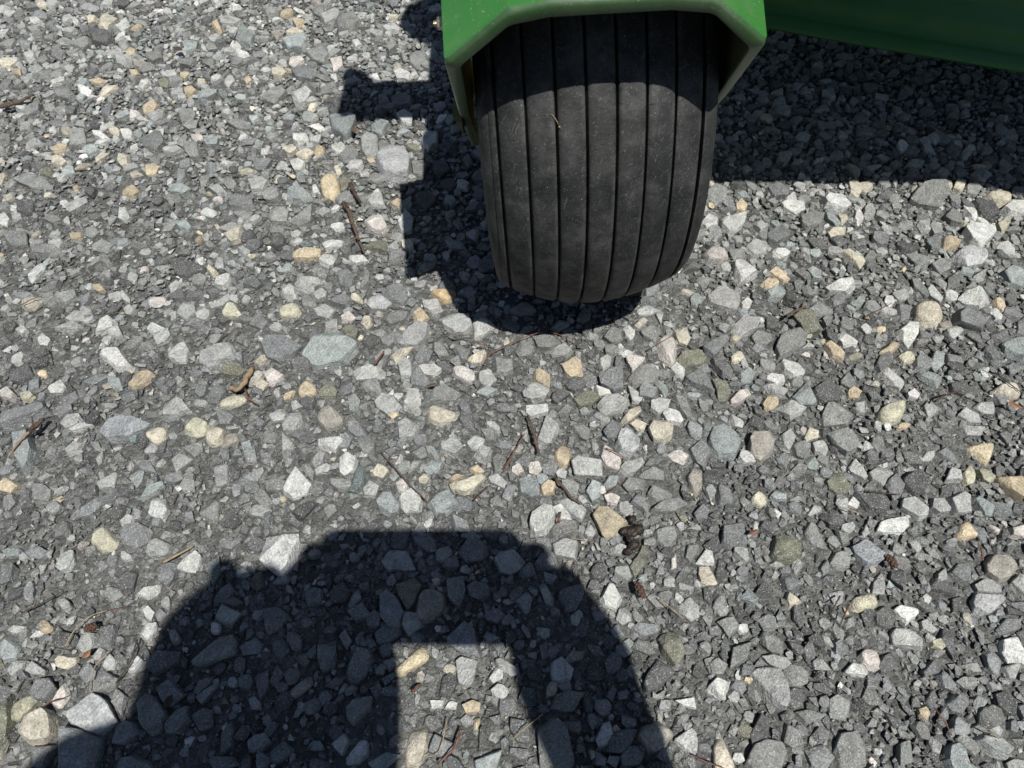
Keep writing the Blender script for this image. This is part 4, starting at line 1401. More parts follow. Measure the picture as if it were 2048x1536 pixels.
def rock(poly, h, bevel=0.05, fine=True, amp=0.02):
    """angular crushed stone: intersection of half-spaces, worn edges, uneven faces -> V, F"""
    N, D = planes_for(poly, h, True)
    K = len(N)
    I = np.array([(i, j, k) for i in range(K) for j in range(i + 1, K) for k in range(j + 1, K)])
    A = N[I]
    det = np.linalg.det(A)
    ok = np.abs(det) > 1e-4
    X = np.linalg.solve(A[ok], D[I[ok]][..., None])[..., 0]
    X = X[(X @ N.T <= D + 1e-7).all(1)]
    size = float(np.abs(poly).max(0).mean())
    lim = np.abs(poly).max() * 1.35
    X = X[(np.abs(X[:, :2]) < lim).all(1)]
    bm = bmesh.new()
    for p in X: bm.verts.new(p)
    bmesh.ops.remove_doubles(bm, verts=bm.verts, dist=size * 0.03)
    bmesh.ops.convex_hull(bm, input=bm.verts)
    bmesh.ops.delete(bm, geom=[v for v in bm.verts if not v.link_faces], context='VERTS')
    bmesh.ops.dissolve_limit(bm, angle_limit=0.05, verts=bm.verts, edges=bm.edges)
    if bevel:
        bmesh.ops.bevel(bm, geom=bm.edges[:], offset=size * bevel, segments=1, affect='EDGES', profile=0.5, clamp_overlap=True)
    bmesh.ops.triangulate(bm, faces=bm.faces)
    if fine:
        for cut in (0.50, 0.28):
            bmesh.ops.subdivide_edges(bm, edges=[e for e in bm.edges if e.calc_length() > size * cut], cuts=1, use_grid_fill=False)
            bmesh.ops.triangulate(bm, faces=[f for f in bm.faces if len(f.verts) > 3])
    bmesh.ops.recalc_face_normals(bm, faces=bm.faces)
    bm.verts.index_update()
    V = np.array([v.co[:] for v in bm.verts]); F = np.array([[v.index for v in f.verts] for f in bm.faces])
    bm.free()
    if amp:
        d = np.zeros(len(V))
        for f, a_ in ((2.5, 1.6), (6.0, 0.9), (13.0, 0.55)):
            w = rng.normal(size=(4, 3)) * f / size; ph = rng.uniform(0, 6.283, 4)
            d += a_ * np.sin(V @ w.T + ph).mean(1)
        L = np.linalg.norm(V, axis=1)[:, None]
        V = V + V / np.maximum(L, 1e-6) * (d * amp * size * 1.6)[:, None]
    return V, F


def stone_verts(polys, hs, angs, level):
    """batch of stones -> (n, V, 3) local vertices"""
    U, F = ICO[level]
    out = np.zeros((len(polys), len(U), 3))
    for i, (poly, h, ang) in enumerate(zip(polys, hs, angs)):
        N, D = planes_for(poly, h, ang)
        ext = np.abs(poly).max(0)
        scale = np.array([ext[0], ext[1], h * 0.5])
        Us = U * scale
        Us /= np.linalg.norm(Us, axis=1)[:, None]
        q = np.maximum(Us @ N.T / D, 0)
        p = rng.uniform(16, 34) if ang else rng.uniform(6, 10)
        r = (q ** p).sum(1) ** (-1 / p)
        V = Us * r[:, None]
        # irregular surface
        size = float(ext.mean())
        for f, a in ((2.2, 0.040), (4.5, 0.022), (9.0, 0.012)):
            w = rng.normal(size=(4, 3)) * f / size
            ph = rng.uniform(0, 6.283, 4)
            V *= (1 + a * (0.7 if not ang else 1) * np.sin(V @ w.T + ph).mean(1) * 2)[:, None]
        out[i] = V
    return out


def random_polys(n, rmin, rmax, power, elong=1.25):
    """plan outlines of random chips, radius distribution leaning to the small end"""
    res = []
    for _ in range(n):
        r = rmin * (rmax / rmin) ** (rng.random() ** power)
        k = rng.integers(4, 8)
        a = np.sort((np.arange(k) + rng.uniform(-0.38, 0.38, k)) * 2 * np.pi / k)
        asp = 1 + elong * rng.random() ** 1.5
        P = np.stack([np.cos(a) * asp ** 0.5, np.sin(a) / asp ** 0.5], -1) * (r * rng.uniform(0.85, 1.12, k))[:, None]
        th = rng.uniform(0, np.pi)
        R = np.array([[math.cos(th), -math.sin(th)], [math.sin(th), math.cos(th)]])
        res.append((r, convex(P @ R.T)))
    return res


# occupancy of the ground, 1 mm cells
GX0, GX1, GY0, GY1, CELL = -0.95, 0.95, -0.12, 1.22, 0.001
occ = np.zeros((int((GY1 - GY0) / CELL), int((GX1 - GX0) / CELL)), bool)


def footprint(poly, cx, cy):
    lo = poly.min(0) + (cx, cy); hi = poly.max(0) + (cx, cy)
    i0, i1 = int((lo[1] - GY0) / CELL), int((hi[1] - GY0) / CELL) + 1
    j0, j1 = int((lo[0] - GX0) / CELL), int((hi[0] - GX0) / CELL) + 1
    if i0 < 0 or j0 < 0 or i1 > occ.shape[0] or j1 > occ.shape[1]:
        return None
    y = GY0 + (np.arange(i0, i1) + 0.5) * CELL - cy
    x = GX0 + (np.arange(j0, j1) + 0.5) * CELL - cx
    m = np.ones((len(y), len(x)), bool)
    n = len(poly)
    for k in range(n):
        a, b = poly[k], poly[(k + 1) % n]
        m &= ((b[0] - a[0]) * (y[:, None] - a[1]) - (b[1] - a[1]) * (x[None, :] - a[0])) >= 0
    return (slice(i0, i1), slice(j0, j1), m)


# ground area the picture can see, with a margin
def in_view(x, y, m=0.05):
    P = np.stack([x, y, np.zeros_like(x)], -1)
    d = P - CAM
    f = d @ FWD
    px = 1024 + FPX * (d @ RGT) / f
    py = 768 + FPX * (d @ DWN) / f
    k = m * FPX / np.maximum(f, 0.05)
    return (f > 0.05) & (px > -k) & (px < 2048 + k) & (py > -k * 0.8) & (py < 1536 + k)


def vary(base, amt=0.16):
    k = rng.normal(1.0, amt)
    c = np.array(base) * min(max(k, 0.6), 1.5)
    return np.clip(c * (1 + rng.normal(0, 0.007, 3)), 0.02, 0.8)


def under_tyre(x, y):
    d = np.array([x, y, 0.004]) - WC
    t, u = d @ AX, d @ FW
    return abs(t) < 0.068 and abs(u) < 0.040


# --- traced stones -> ground
placed = []
for s_ in traced:
    c0 = gp(*s_["c"])
    scale_guess = math.sqrt(s_["area"]) / FPX * np.linalg.norm(c0 - CAM)
    h = scale_guess * rng.uniform(0.42, 0.64)
    if s_["tone"] in "BLgl": h *= 0.88
    h = min(h, 0.022)
    zc = h * rng.uniform(0.08, 0.24)
    G = np.array([gp(x, y, zc)[:2] for x, y in s_["px"]])
    poly = convex(G)
    ctr = poly.mean(0)
    if under_tyre(*ctr): continue
    poly = poly - ctr
    s_.update(poly=poly, ctr=ctr, h=h, zc=zc)
    fp = footprint(poly, *ctr)
    if fp is not None:
        occ[fp[0], fp[1]] |= fp[2]
    placed.append(s_)
INDIV = placed[:300]
REST = placed[300:]

# --- labels: colour, shape and the nearest landmark that singles the stone out
REFS = [(s["ref"], s["c"], s) for s in placed if s["ref"]] + [("tyre", np.array([1190.0, 560.0]), None)]
for s_ in INDIV:
    P = s_["px"] - s_["px"].mean(0)
    ev = np.linalg.eigvalsh(P.T @ P)
    asp = math.sqrt(ev[1] / max(ev[0], 1e-6))
    shape = "elongated" if asp > 1.75 else ("rounded" if s_["tone"] in ROUND else ("angular" if len(s_["px"]) < 6 else "many-sided"))
    size = "small" if s_["area"] < 700 else ("mid-sized" if s_["area"] < 1500 else "large")
    s_["desc"] = f"{size} {shape} {TONES[s_['tone']][1]} stone"


def octant(a, b):
    """direction from b to a in the picture"""
    d = a - b
    k = int(round(math.degrees(math.atan2(d[1], d[0])) / 45.0)) % 8
    return ["right of", "below right of", "below", "below left of", "left of", "above left of", "above", "above right of"][k]


used_labels = set()
for s_ in INDIV:
    if s_["label"]:
        used_labels.add(s_["label"])
for s_ in INDIV:
    if s_["label"]: continue
    best = None
    for ref, rc, rs in sorted(REFS, key=lambda r: np.hypot(*(r[1] - s_["c"]))):
        if rs is s_: continue
        dr = octant(s_["c"], rc)
        dist = np.hypot(*(s_["c"] - rc))
        rivals = [np.hypot(*(q["c"] - rc)) for q in INDIV if q is not s_ and q.get("desc") == s_["desc"] and octant(q["c"], rc) == dr]
        near = "just " if dist < 90 else ""
        lab = f"{s_['desc']} {near}{dr} the {ref}"
        if lab in used_labels or len(lab.split()) > 16: continue
        if all(r > 1.25 * dist for r in rivals):
            best = lab; break
        if best is None: best = lab
    s_["label"] = best
    used_labels.add(best)

# --- individual stones
for k, s_ in enumerate(INDIV):
    ang = s_["tone"] not in ROUND or rng.random() < 0.35
    if ang:
        V, F = rock(s_["poly"], s_["h"], rng.uniform(0.03, 0.075), True, rng.uniform(0.014, 0.026))
    else:
        V = stone_verts([s_["poly"] * 1.04], [s_["h"]], [False], 3 if k < 200 else 2)[0]
        F = ICO[3 if k < 200 else 2][1]
    me = tri_mesh("stone", V, F, True)
    if ang: me.set_sharp_from_angle(angle=0.30)
    c = vary(TONES[s_["tone"]][0], 0.09)
    set_color(me, np.tile(np.append(c, rng.random()), (len(V), 1)))
    o = add("stone", me, M_STONE)
    o.location = (s_["ctr"][0], s_["ctr"][1], s_["zc"])
    tag(o, s_["label"], "stone", "loose stones in the gravel")

# --- the rest of the gravel: uncountable chips
MIX = [("g", 0.38), ("s", 0.19), ("d", 0.11), ("l", 0.18), ("b", 0.05), ("w", 0.03), ("t", 0.007), ("c", 0.009), ("p", 0.007), ("n", 0.014), ("o", 0.004), ("y", 0.003)]
MK = [m[0] for m in MIX]; MP = np.array([m[1] for m in MIX]); MP /= MP.sum()


def field(x, y):
    """0 trampled fines (mid left) .. 1 coarse loose gravel"""
    n = mnoise.noise(Vector((x * 3.1 + 5, y * 3.1, 2.2))) * 0.5 + 0.5
    px, py = proj((x, y, 0.0))
    right = np.clip((px - 700) / 800, 0, 1)
    far = np.clip((700 - py) / 600, 0, 1)
    return float(np.clip(0.16 + 0.36 * n + 0.16 * right + 0.36 * far, 0, 1))


def chip_library(n, k_round):
    """unit-size chips with their plan outline"""
    lib = []
    for i, (r, poly) in enumerate(random_polys(n, 1.0, 1.001, 1.0)):
        h = rng.uniform(0.60, 1.05)
        if i < k_round:
            V = stone_verts([poly], [h], [False], 2)[0]; F = ICO[2][1]
        else:
            V, F = rock(poly, h, rng.uniform(0.04, 0.09), False, 0.012)
        lib.append((poly, h, V, F))
    return lib


WL = np.array([1.0 if k in "lwcb" else 0.0 for k in MK]); WD = np.array([1.0 if k in "ds" else 0.0 for k in MK])


def tone_mix(x, y):
    """the far gravel is fresher and paler, the near ground holds more dark shale"""
    b = np.clip((950 - proj(np.array([x, y, 0.0]))[1]) / 800, 0, 1)
    p = MP * (1 + WL * (1.3 * b - 0.6)) * (1 + WD * (1.0 - 1.5 * b))
    return p / p.sum()


def scatter(n, rmin, rmax, power, lib, n_round, over, coarse=True):
    """throw chips onto the ground; keep those that overlap larger stones little"""
    got = []
    xs = rng.uniform(GX0 + 0.03, GX1 - 0.03, n); ys = rng.uniform(GY0 + 0.03, GY1 - 0.03, n)
    ok = in_view(xs, ys)
    xs, ys = xs[ok], ys[ok]
    rs = rmin * (rmax / rmin) ** (rng.random(len(xs)) ** power)
    order = np.argsort(-rs * rng.uniform(0.6, 1.0, len(rs)))
    for i in order:
        x, y, r = xs[i], ys[i], rs[i]
        if under_tyre(x, y): continue
        if coarse and rng.random() > field(x, y) + 0.12: continue
        tone = MK[int(np.searchsorted(np.cumsum(tone_mix(x, y)), rng.random() * 0.9999))]
        k = rng.integers(0, n_round) if tone in ROUND else rng.integers(n_round, len(lib))
        th = rng.uniform(0, 6.283)
        R = np.array([[math.cos(th), -math.sin(th)], [math.sin(th), math.cos(th)]])
        poly = lib[k][0] @ R.T * r
        fp = footprint(poly, x, y)
        if fp is None: continue
        sub = occ[fp[0], fp[1]]
        tot = fp[2].sum()
        if tot and (sub & fp[2]).sum() > over * tot: continue
        occ[fp[0], fp[1]] = sub | fp[2]
        got.append((x, y, r, th, k, tone))
    return got


def chips_mesh(name, items, lib, zk, label, tone_var=0.27, lean=0.15):
    Vs, Fs, Cs, b0 = [], [], [], 0
    for x, y, r, th, k, tone in items:
        _, h, V, F = lib[k]
        ax_ = rng.uniform(0, 6.283)
        R = np.array(Matrix.Rotation(rng.normal(0, lean), 3, Vector((math.cos(ax_), math.sin(ax_), 0))) @ Matrix.Rotation(th, 3, 'Z'))
        Vs.append(V @ R.T * r + (x, y, h * r * rng.uniform(*zk)))
        Fs.append(F + b0); b0 += len(V)
        Cs.append(np.tile(np.append(vary(TONES[tone][0], tone_var), rng.random()), (len(V), 1)))
    me = tri_mesh(name, np.concatenate(Vs), np.concatenate(Fs), True)
    me.set_sharp_from_angle(angle=0.30)
    set_color(me, np.concatenate(Cs))
    o = add(name, me, M_STONE)
    tag(o, label, "gravel", None, "stuff")
    return o


def hull_library(n, npts):
    """small faceted chips"""
    lib = []
    for _ in range(n):
        while True:
            P = rng.normal(size=(npts, 3)); P /= np.linalg.norm(P, axis=1)[:, None]
            P *= rng.uniform(0.8, 1.1, (npts, 1)) * np.array([1.0, rng.uniform(0.55, 0.95), rng.uniform(0.38, 0.62)])
            bm = bmesh.new()
            for p in P: bm.verts.new(p)
            bmesh.ops.convex_hull(bm, input=bm.verts)
            bmesh.ops.delete(bm, geom=[v for v in bm.verts if not v.link_faces], context='VERTS')
            bm.verts.index_update()
            V = np.array([v.co[:] for v in bm.verts]); F = np.array([[v.index for v in f.verts] for f in bm.faces if len(f.verts) == 3])
            ok = len(F) == len(bm.faces)
            bm.free()
            if ok and len(F) > 6: break
        lib.append((V, F))
    return lib


def hull_mesh(name, pos, rad, lib, label, tone_var=0.24, tilt=0.5):
    """joined faceted chips at pos with radius rad"""
    n = len(pos)
    tones = np.array([int(np.searchsorted(c_, u_)) for c_, u_ in zip(np.cumsum(np.array([tone_mix(q[0], q[1]) for q in pos]), 1), rng.random(n) * 0.9999)]) if n < 60000 else rng.choice(len(MK), n, p=tone_mix(0.1, 0.35))
    base = np.array([TONES[k][0] for k in MK])[tones]
    base = np.clip(base * np.clip(rng.normal(1, tone_var, (n, 1)), 0.5, 1.6), 0.02, 0.8)
    seeds = rng.random(n)
    which = rng.integers(0, len(lib), n)
    Vs, Fs, Cs, base_i = [], [], [], 0
    for k, (V, F) in enumerate(lib):
        idx = np.nonzero(which == k)[0]
        if not len(idx): continue
        a = rng.uniform(0, 6.283, len(idx)); b = rng.normal(0, tilt * 0.5, len(idx)); c_, s_ = np.cos(a), np.sin(a)
        W = np.repeat(V[None], len(idx), 0)
        y = W[..., 1] * np.cos(b)[:, None] - W[..., 2] * np.sin(b)[:, None]
        z = W[..., 1] * np.sin(b)[:, None] + W[..., 2] * np.cos(b)[:, None]
        x = W[..., 0]
        X = np.stack([x * c_[:, None] - y * s_[:, None], x * s_[:, None] + y * c_[:, None], z], -1) * rad[idx][:, None, None] + pos[idx][:, None, :]
        m = len(V)
        Vs.append(X.reshape(-1, 3))
        Fs.append((F[None] + (np.arange(len(idx)) * m)[:, None, None]).reshape(-1, 3) + base_i)
        Cs.append(np.repeat(np.concatenate([base[idx], seeds[idx][:, None]], 1)[:, None], m, 1).reshape(-1, 4))
        base_i += m * len(idx)
    me = tri_mesh(name, np.concatenate(Vs), np.concatenate(Fs), False)
    set_color(me, np.concatenate(Cs))
    o = add(name, me, M_STONE)
    tag(o, label, "gravel", None, "stuff")
    return o


# stones of the photograph beyond the 300 largest, and the chips between them
LIB = chip_library(150, 30)
rest_V, rest_F, rest_C, b0 = [], [], [], 0
for s_ in REST:
    V, F = rock(s_["poly"], s_["h"], 0.05, False, 0.014)
    rest_V.append(V + (s_["ctr"][0], s_["ctr"][1], s_["zc"])); rest_F.append(F + b0); b0 += len(V)
    rest_C.append(np.tile(np.append(vary(TONES[s_["tone"]][0], 0.09), rng.random()), (len(V), 1)))
if rest_V:
    me = tri_mesh("gravel_stones", np.concatenate(rest_V), np.concatenate(rest_F), True)
    me.set_sharp_from_angle(angle=0.30)
    set_color(me, np.concatenate(rest_C))
    tag(add("gravel_stones", me, M_STONE), "smaller loose stones scattered between the large ones", "gravel", None, "stuff")
medium = scatter(30000, 0.0040, 0.0090, 1.9, LIB, 30, 0.16)
chips_mesh("gravel_chips", medium, LIB, (0.02, 0.28), "mixed grey, tan and blue-green gravel chips between the larger stones")
small = scatter(125000, 0.0018, 0.0044, 0.9, LIB, 30, 0.30, coarse=False)
print("rest", len(REST), "medium", len(medium), "small", len(small), "cover", occ.mean())
lib_small = hull_library(60, 12)
fl = np.array([field(i[0], i[1]) for i in small])
packed = np.clip((0.62 - fl) / 0.35, 0, 1)          # trodden ground: chips sunk into the fines
small = [q for q, k in zip(small, rng.random(len(small)) > 0.40 * packed) if k]
fl = np.array([field(i[0], i[1]) for i in small]); packed = np.clip((0.62 - fl) / 0.35, 0, 1)
p_s = np.array([(i[0], i[1], 0) for i in small]); r_s = np.array([i[2] for i in small])
p_s[:, 2] = r_s * (rng.uniform(0.05, 0.36, len(r_s)) - 0.26 * packed)
hull_mesh("small_chips", p_s, r_s * 1.18, lib_small, "small sharp grey stone chips filling the gaps of the gravel")

# grit in whatever is still bare
N_G = 120000
gx = rng.uniform(GX0, GX1, N_G); gy = rng.uniform(GY0, GY1, N_G)
free = ~occ[np.clip(((gy - GY0) / CELL).astype(int), 0, occ.shape[0] - 1), np.clip(((gx - GX0) / CELL).astype(int), 0, occ.shape[1] - 1)]
sel = free & in_view(gx, gy, 0.03)
gx, gy = gx[sel], gy[sel]
gr = 0.0008 + 0.0015 * rng.random(len(gx)) ** 1.6
lib_grit = hull_library(30, 8)
hull_mesh("grit", np.stack([gx, gy, gr * 0.25], -1), gr, lib_grit, "fine grey grit on the packed ground between the stones", 0.28)
print("grit", len(gx))

# gravel beyond the picture and under the machine
N_O = 9000
ox = rng.uniform(-1.6, 1.6, N_O); oy = rng.uniform(-1.1, 2.1, N_O)
out = ~in_view(ox, oy, 0.045)
ox, oy = ox[out], oy[out]
orr = 0.005 * (3.0 ** (rng.random(len(ox)) ** 1.5))
hull_mesh("outer_gravel", np.stack([ox, oy, orr * 0.3], -1), orr, hull_library(40, 14), "loose gravel continuing beyond the wheel and under the mower")


# ------------------------------------------------------------------ twigs, needles and other litter on the gravel
M_TWIG = plain_material("twig_bark", (0.085, 0.055, 0.037), 0.85, 0, 0.5, 400, 0.0012)
M_DARKTWIG = plain_material("dark_twig_bark", (0.055, 0.036, 0.026), 0.85, 0, 0.5, 400, 0.0012)
M_BAREWOOD = plain_material("bare_wood", (0.225, 0.155, 0.095), 0.8, 0, 0.35, 300, 0.001)
M_NEEDLE = plain_material("red_brown_needle", (0.13, 0.055, 0.034), 0.6, 0, 0.3, 200)
M_STRAW = plain_material("straw_needle", (0.27, 0.205, 0.12), 0.6, 0, 0.3, 200)
M_BARK = plain_material("dark_rotten_bark", (0.022, 0.013, 0.010), 0.55, 0, 0.6, 350, 0.002)
M_CONE = plain_material("small_cone", (0.085, 0.038, 0.022), 0.6, 0, 0.5, 500, 0.001)
M_LEAF = plain_material("dry_leaf", (0.18, 0.085, 0.035), 0.6, 0, 0.4, 250)

all_refs = REFS


def place_label(desc, c):
    for ref, rc, rs in sorted(all_refs, key=lambda r: np.hypot(*(r[1] - c))):
        d = np.hypot(*(c - rc))
        lab = f"{desc} {'just ' if d < 90 else ''}{octant(c, rc)} the {ref}"
        if d < 26: lab = f"{desc} lying across the {ref}"
        if len(lab.split()) <= 16 and lab not in used_labels:
            used_labels.add(lab)
            return lab
    return desc


def tube_mesh(P, R, seg=7, wob=0.0):
    """tube along P with radii R"""
    P = np.array(P, float); n = len(P)
    T = np.gradient(P, axis=0); T /= np.linalg.norm(T, axis=1)[:, None]
    A = np.cross(T, (0, 0, 1.0)); A /= np.maximum(np.linalg.norm(A, axis=1), 1e-6)[:, None]
    B = np.cross(A, T)
    ph = np.linspace(0, 2 * np.pi, seg, endpoint=False)
    rr = np.array(R)[:, None] * (1 + wob * rng.normal(size=(n, seg)))
    V = P[:, None] + (A[:, None] * np.cos(ph)[None, :, None] + B[:, None] * np.sin(ph)[None, :, None]) * rr[..., None]
    V = np.concatenate([V.reshape(-1, 3), P[:1], P[-1:]])
    i = np.arange(n - 1)[:, None] * seg + np.arange(seg)[None]
    j = np.arange(n - 1)[:, None] * seg + ((np.arange(seg) + 1) % seg)[None]
    F = np.stack([i, j, j + seg, i + seg], -1).reshape(-1, 4)
    F = np.concatenate([F[:, [0, 1, 2]], F[:, [0, 2, 3]]])
    a = np.arange(seg); b = (a + 1) % seg
    F = np.concatenate([F, np.stack([np.full(seg, n * seg), b, a], -1), np.stack([np.full(seg, n * seg + 1), (n - 1) * seg + a, (n - 1) * seg + b], -1)])
    return V, F


def path(px, z=0.008, n=14, jit=0.0008, arch=0.0):
    """smooth path over photograph pixels at height z"""
    px = np.array(px, float)
    s = np.concatenate([[0], np.cumsum(np.hypot(*np.diff(px, axis=0).T))])
    q = np.linspace(0, s[-1], n)
    P = np.stack([np.interp(q, s, px[:, 0]), np.interp(q, s, px[:, 1])], -1)
    for _ in range(2):
        P[1:-1] = 0.25 * P[:-2] + 0.5 * P[1:-1] + 0.25 * P[2:]
    zz = z + arch * np.sin(np.linspace(0, np.pi, n)) + rng.normal(0, jit, n)
    return np.array([gp(x, y, zq) for (x, y), zq in zip(P, zz)])


def strand(name, cat, desc, px, r0, r1, mat, z=0.008, wob=0.0, group=None, arch=0.002, seg=7, label=None):
    P = path(px, z, arch=arch, jit=0.0006 if wob else 0.0002)
    R = np.linspace(r0, r1, len(P))
    V, F = tube_mesh(P, R, seg, wob)
    c = V.mean(0)
    o = add(name, tri_mesh(name, V - c, F, True), mat)
    o.location = c
    tag(o, label or place_label(desc, np.array(px, float).mean(0)), cat, group)
    return o


def blob(px, py, z, sx, sy, sz, rot, mat, name, rough=0.25, level=2):
    U, F = ICO[level]
    V = U * (sx, sy, sz)
    for f, a in ((3.0, rough), (7.0, rough * 0.5), (15.0, rough * 0.3)):
        w = rng.normal(size=(5, 3)) * f / sx; ph = rng.uniform(0, 6.283, 5)
        V = V * (1 + a * np.sin(V @ w.T + ph).mean(1) * 2)[:, None]
    R = np.array(Matrix.Rotation(rot, 3, 'Z'))
    me = tri_mesh(name, V @ R.T, F, True)
    o = add(name, me, mat)
    o.location = gp(px, py, z)
    return o


# thick twigs
t1 = strand("twig", "twig", "", [(686, 406), (697, 416), (703, 438), (711, 462), (718, 484), (729, 506)], 0.0020, 0.0012, M_TWIG, 0.008, 0.22,
            "twigs on the gravel", label="woody peeling twig lying upright left of the fork's shadow")
for a, b_ in (((697, 414), (688, 402)), ((701, 432), (716, 437)), ((706, 448), (690, 446)), ((716, 478), (745, 474)), ((714, 474), (702, 484))):
    V, F = tube_mesh(path([a, b_], 0.0115, 6), np.linspace(0.0011, 0.0004, 6), 6, 0.1)
    s_ = add("side_shoot", tri_mesh("side_shoot", V - np.array(t1.location), F, True), M_TWIG, t1)
strand("twig", "twig", "", [(701, 368), (709, 386), (721, 404)], 0.0022, 0.0014, M_DARKTWIG, 0.010, 0.2, "twigs on the gravel",
       label="short dark twig stub just below the big ochre pebble")
t2 = strand("twig", "twig", "", [(459, 774), (476, 781), (488, 765), (497, 750), (505, 737)], 0.0018, 0.0024, M_BAREWOOD, 0.009, 0.22, "twigs on the gravel",
            label="thick pale bark twig with a hooked end, left gravel")
strand("stem", "stem", "", [(490, 778), (494, 792), (503, 802), (516, 809)], 0.0008, 0.0006, M_NEEDLE, 0.010, 0.05, label="curved dark red stem hanging from the thick bark twig")
t3 = strand("twig", "twig", "", [(16, 914), (36, 886), (60, 862), (76, 849), (88, 838)], 0.0007, 0.0012, M_BAREWOOD, 0.010, 0.15, "twigs on the gravel",
            label="thin straw-coloured twig with a dark budded end at the left edge")
for a, b_, r in (((62, 858), (88, 838), 0.0018), ((66, 852), (64, 833), 0.0008), ((60, 862), (74, 862), 0.0016)):
    V, F = tube_mesh(path([a, b_], 0.014, 7), np.linspace(r, r * 0.6, 7), 7, 0.22)
    add("bud", tri_mesh("bud", V - np.array(t3.location), F, True), M_DARKTWIG, t3)
strand("twig", "twig", "", [(0, 214), (34, 205), (67, 189)], 0.0022, 0.0014, M_TWIG, 0.008, 0.25, "twigs on the gravel", label="brown bark stick at the left edge near the top")
strand("twig", "twig", "", [(1056, 832), (1063, 852), (1070, 878), (1077, 906)], 0.0009, 0.0012, M_TWIG, 0.007, 0.3, "twigs on the gravel",
       label="dark knobbly spruce twig near the photo's centre")
strand("twig", "twig", "", [(1109, 955), (1131, 979), (1143, 996), (1162, 1008)], 0.0011, 0.0007, M_TWIG, 0.007, 0.25, "twigs on the gravel",
       label="dark bent twig below the tan egg-shaped pebble")
strand("twig", "twig", "", [(1870, 803), (1890, 790), (1922, 781)], 0.0009, 0.0005, M_DARKTWIG, 0.010, 0.15, "twigs on the gravel", label="thin dark sprig near the right edge left of the dry leaf")
strand("twig", "twig", "", [(762, 905), (790, 936), (822, 972), (856, 1004)], 0.0006, 0.0004, M_TWIG, 0.008, 0.06, "twigs on the gravel",
       label="long straight dark stalk above the phone's shadow")
strand("twig", "twig", "", [(1573, 632), (1590, 622), (1612, 613)], 0.0016, 0.0008, M_TWIG, 0.010, 0.15, "twigs on the gravel", label="short brown bark splinter left of the olive-green slab")

NEEDLES = [
    ("reddish pine needle", [(907, 674), (925, 670), (948, 670)], "r"), ("reddish pine needle", [(945, 683), (976, 694)], "r"),
    ("long kinked pine needle", [(969, 727), (984, 702), (1020, 687), (1050, 673), (1082, 664)], "r"), ("reddish pine needle", [(1103, 664), (1146, 679)], "r"),
    ("reddish pine needle", [(1297, 699), (1346, 670)], "r"), ("straight pine needle", [(1049, 867), (1026, 910), (1005, 946)], "r"),
    ("curved reddish pine needle", [(1211, 896), (1234, 905), (1255, 921)], "r"), ("reddish pine needle", [(947, 1002), (981, 969)], "r"),
    ("reddish pine needle", [(1213, 988), (1236, 975), (1245, 962)], "r"), ("short red flake of needle", [(749, 729), (768, 703)], "R"),
    ("short red needle", [(1117, 1044), (1121, 1024)], "R"), ("straw-coloured pine needle", [(1141, 1076), (1177, 1082)], "s"),
    ("straw-coloured grass stalk", [(1319, 1198), (1368, 1237)], "s"), ("red-brown pine needle", [(1388, 1512), (1412, 1524), (1450, 1537)], "r"),
    ("thick red-brown needle", [(922, 1459), (911, 1494), (876, 1528)], "R"), ("thin straw-coloured stalk", [(894, 1437), (886, 1480), (875, 1511), (850, 1514)], "s"),
    ("thin straw-coloured stalk", [(1086, 1428), (1050, 1456), (1022, 1481)], "s"), ("short red flake of needle", [(824, 1382), (843, 1370)], "R"),
    ("straw-coloured stick", [(326, 1125), (386, 1093)], "S"), ("thin bent grass stalk", [(131, 1292), (143, 1268), (157, 1250), (180, 1231), (214, 1221)], "s"),
    ("dark pine needle", [(217, 1221), (256, 1214)], "r"), ("thin grass stalk", [(221, 1300), (188, 1333), (178, 1384)], "s"),
    ("dark stout stalk", [(274, 1280), (260, 1327), (230, 1368)], "d"), ("dark thin stalk", [(43, 1226), (84, 1206), (124, 1183)], "d"),
    ("brown pine needle", [(74, 1422), (98, 1405), (129, 1397)], "r"), ("brown pine needle", [(1735, 632), (1784, 606)], "r"),
    ("thin dark needle", [(1990, 745), (2020, 768), (2043, 785)], "d"), ("dark thin stalk", [(1735, 983), (1800, 989)], "d"),
    ("straw-coloured pine needle", [(1679, 1013), (1723, 1028)], "s"), ("short red needle", [(1963, 1097), (1966, 1121)], "R"),
    ("dark thin stalk", [(1680, 1192), (1656, 1237)], "d"), ("dark thin stalk", [(1698, 1209), (1678, 1255)], "d"),
    ("thin brown stalk", [(1869, 1416), (1888, 1440), (1904, 1470)], "r"), ("straw-coloured pine needle", [(1969, 1461), (2001, 1477)], "s"),
    ("dark thin stalk", [(425, 231), (428, 196)], "d"), ("dark thin stalk", [(467, 81), (478, 56)], "d"), ("dark thin stalk", [(640, 331), (658, 341)], "d"),
    ("brown stalk", [(44, 609), (66, 597), (86, 591)], "r"), ("short dark stub", [(92, 696), (95, 712), (99, 726)], "d"),
    ("reddish pine needle", [(1024, 910), (1006, 938)], "r"), ("dark fallen needle", [(1071, 1260), (1066, 1230)], "d"),
]
NM = {"r": (M_NEEDLE, 0.00045), "R": (M_NEEDLE, 0.0009), "s": (M_STRAW, 0.00042), "S": (M_STRAW, 0.0009), "d": (M_DARKTWIG, 0.00055)}
for desc, px, k in NEEDLES:
    m_, r_ = NM[k]
    strand("pine_needle" if "needle" in desc else "dry_stalk", "needle" if "needle" in desc else "stalk", desc, px, r_ * 1.1, r_ * 0.7, m_, 0.0085, 0.03,
           "fallen needles and stalks")


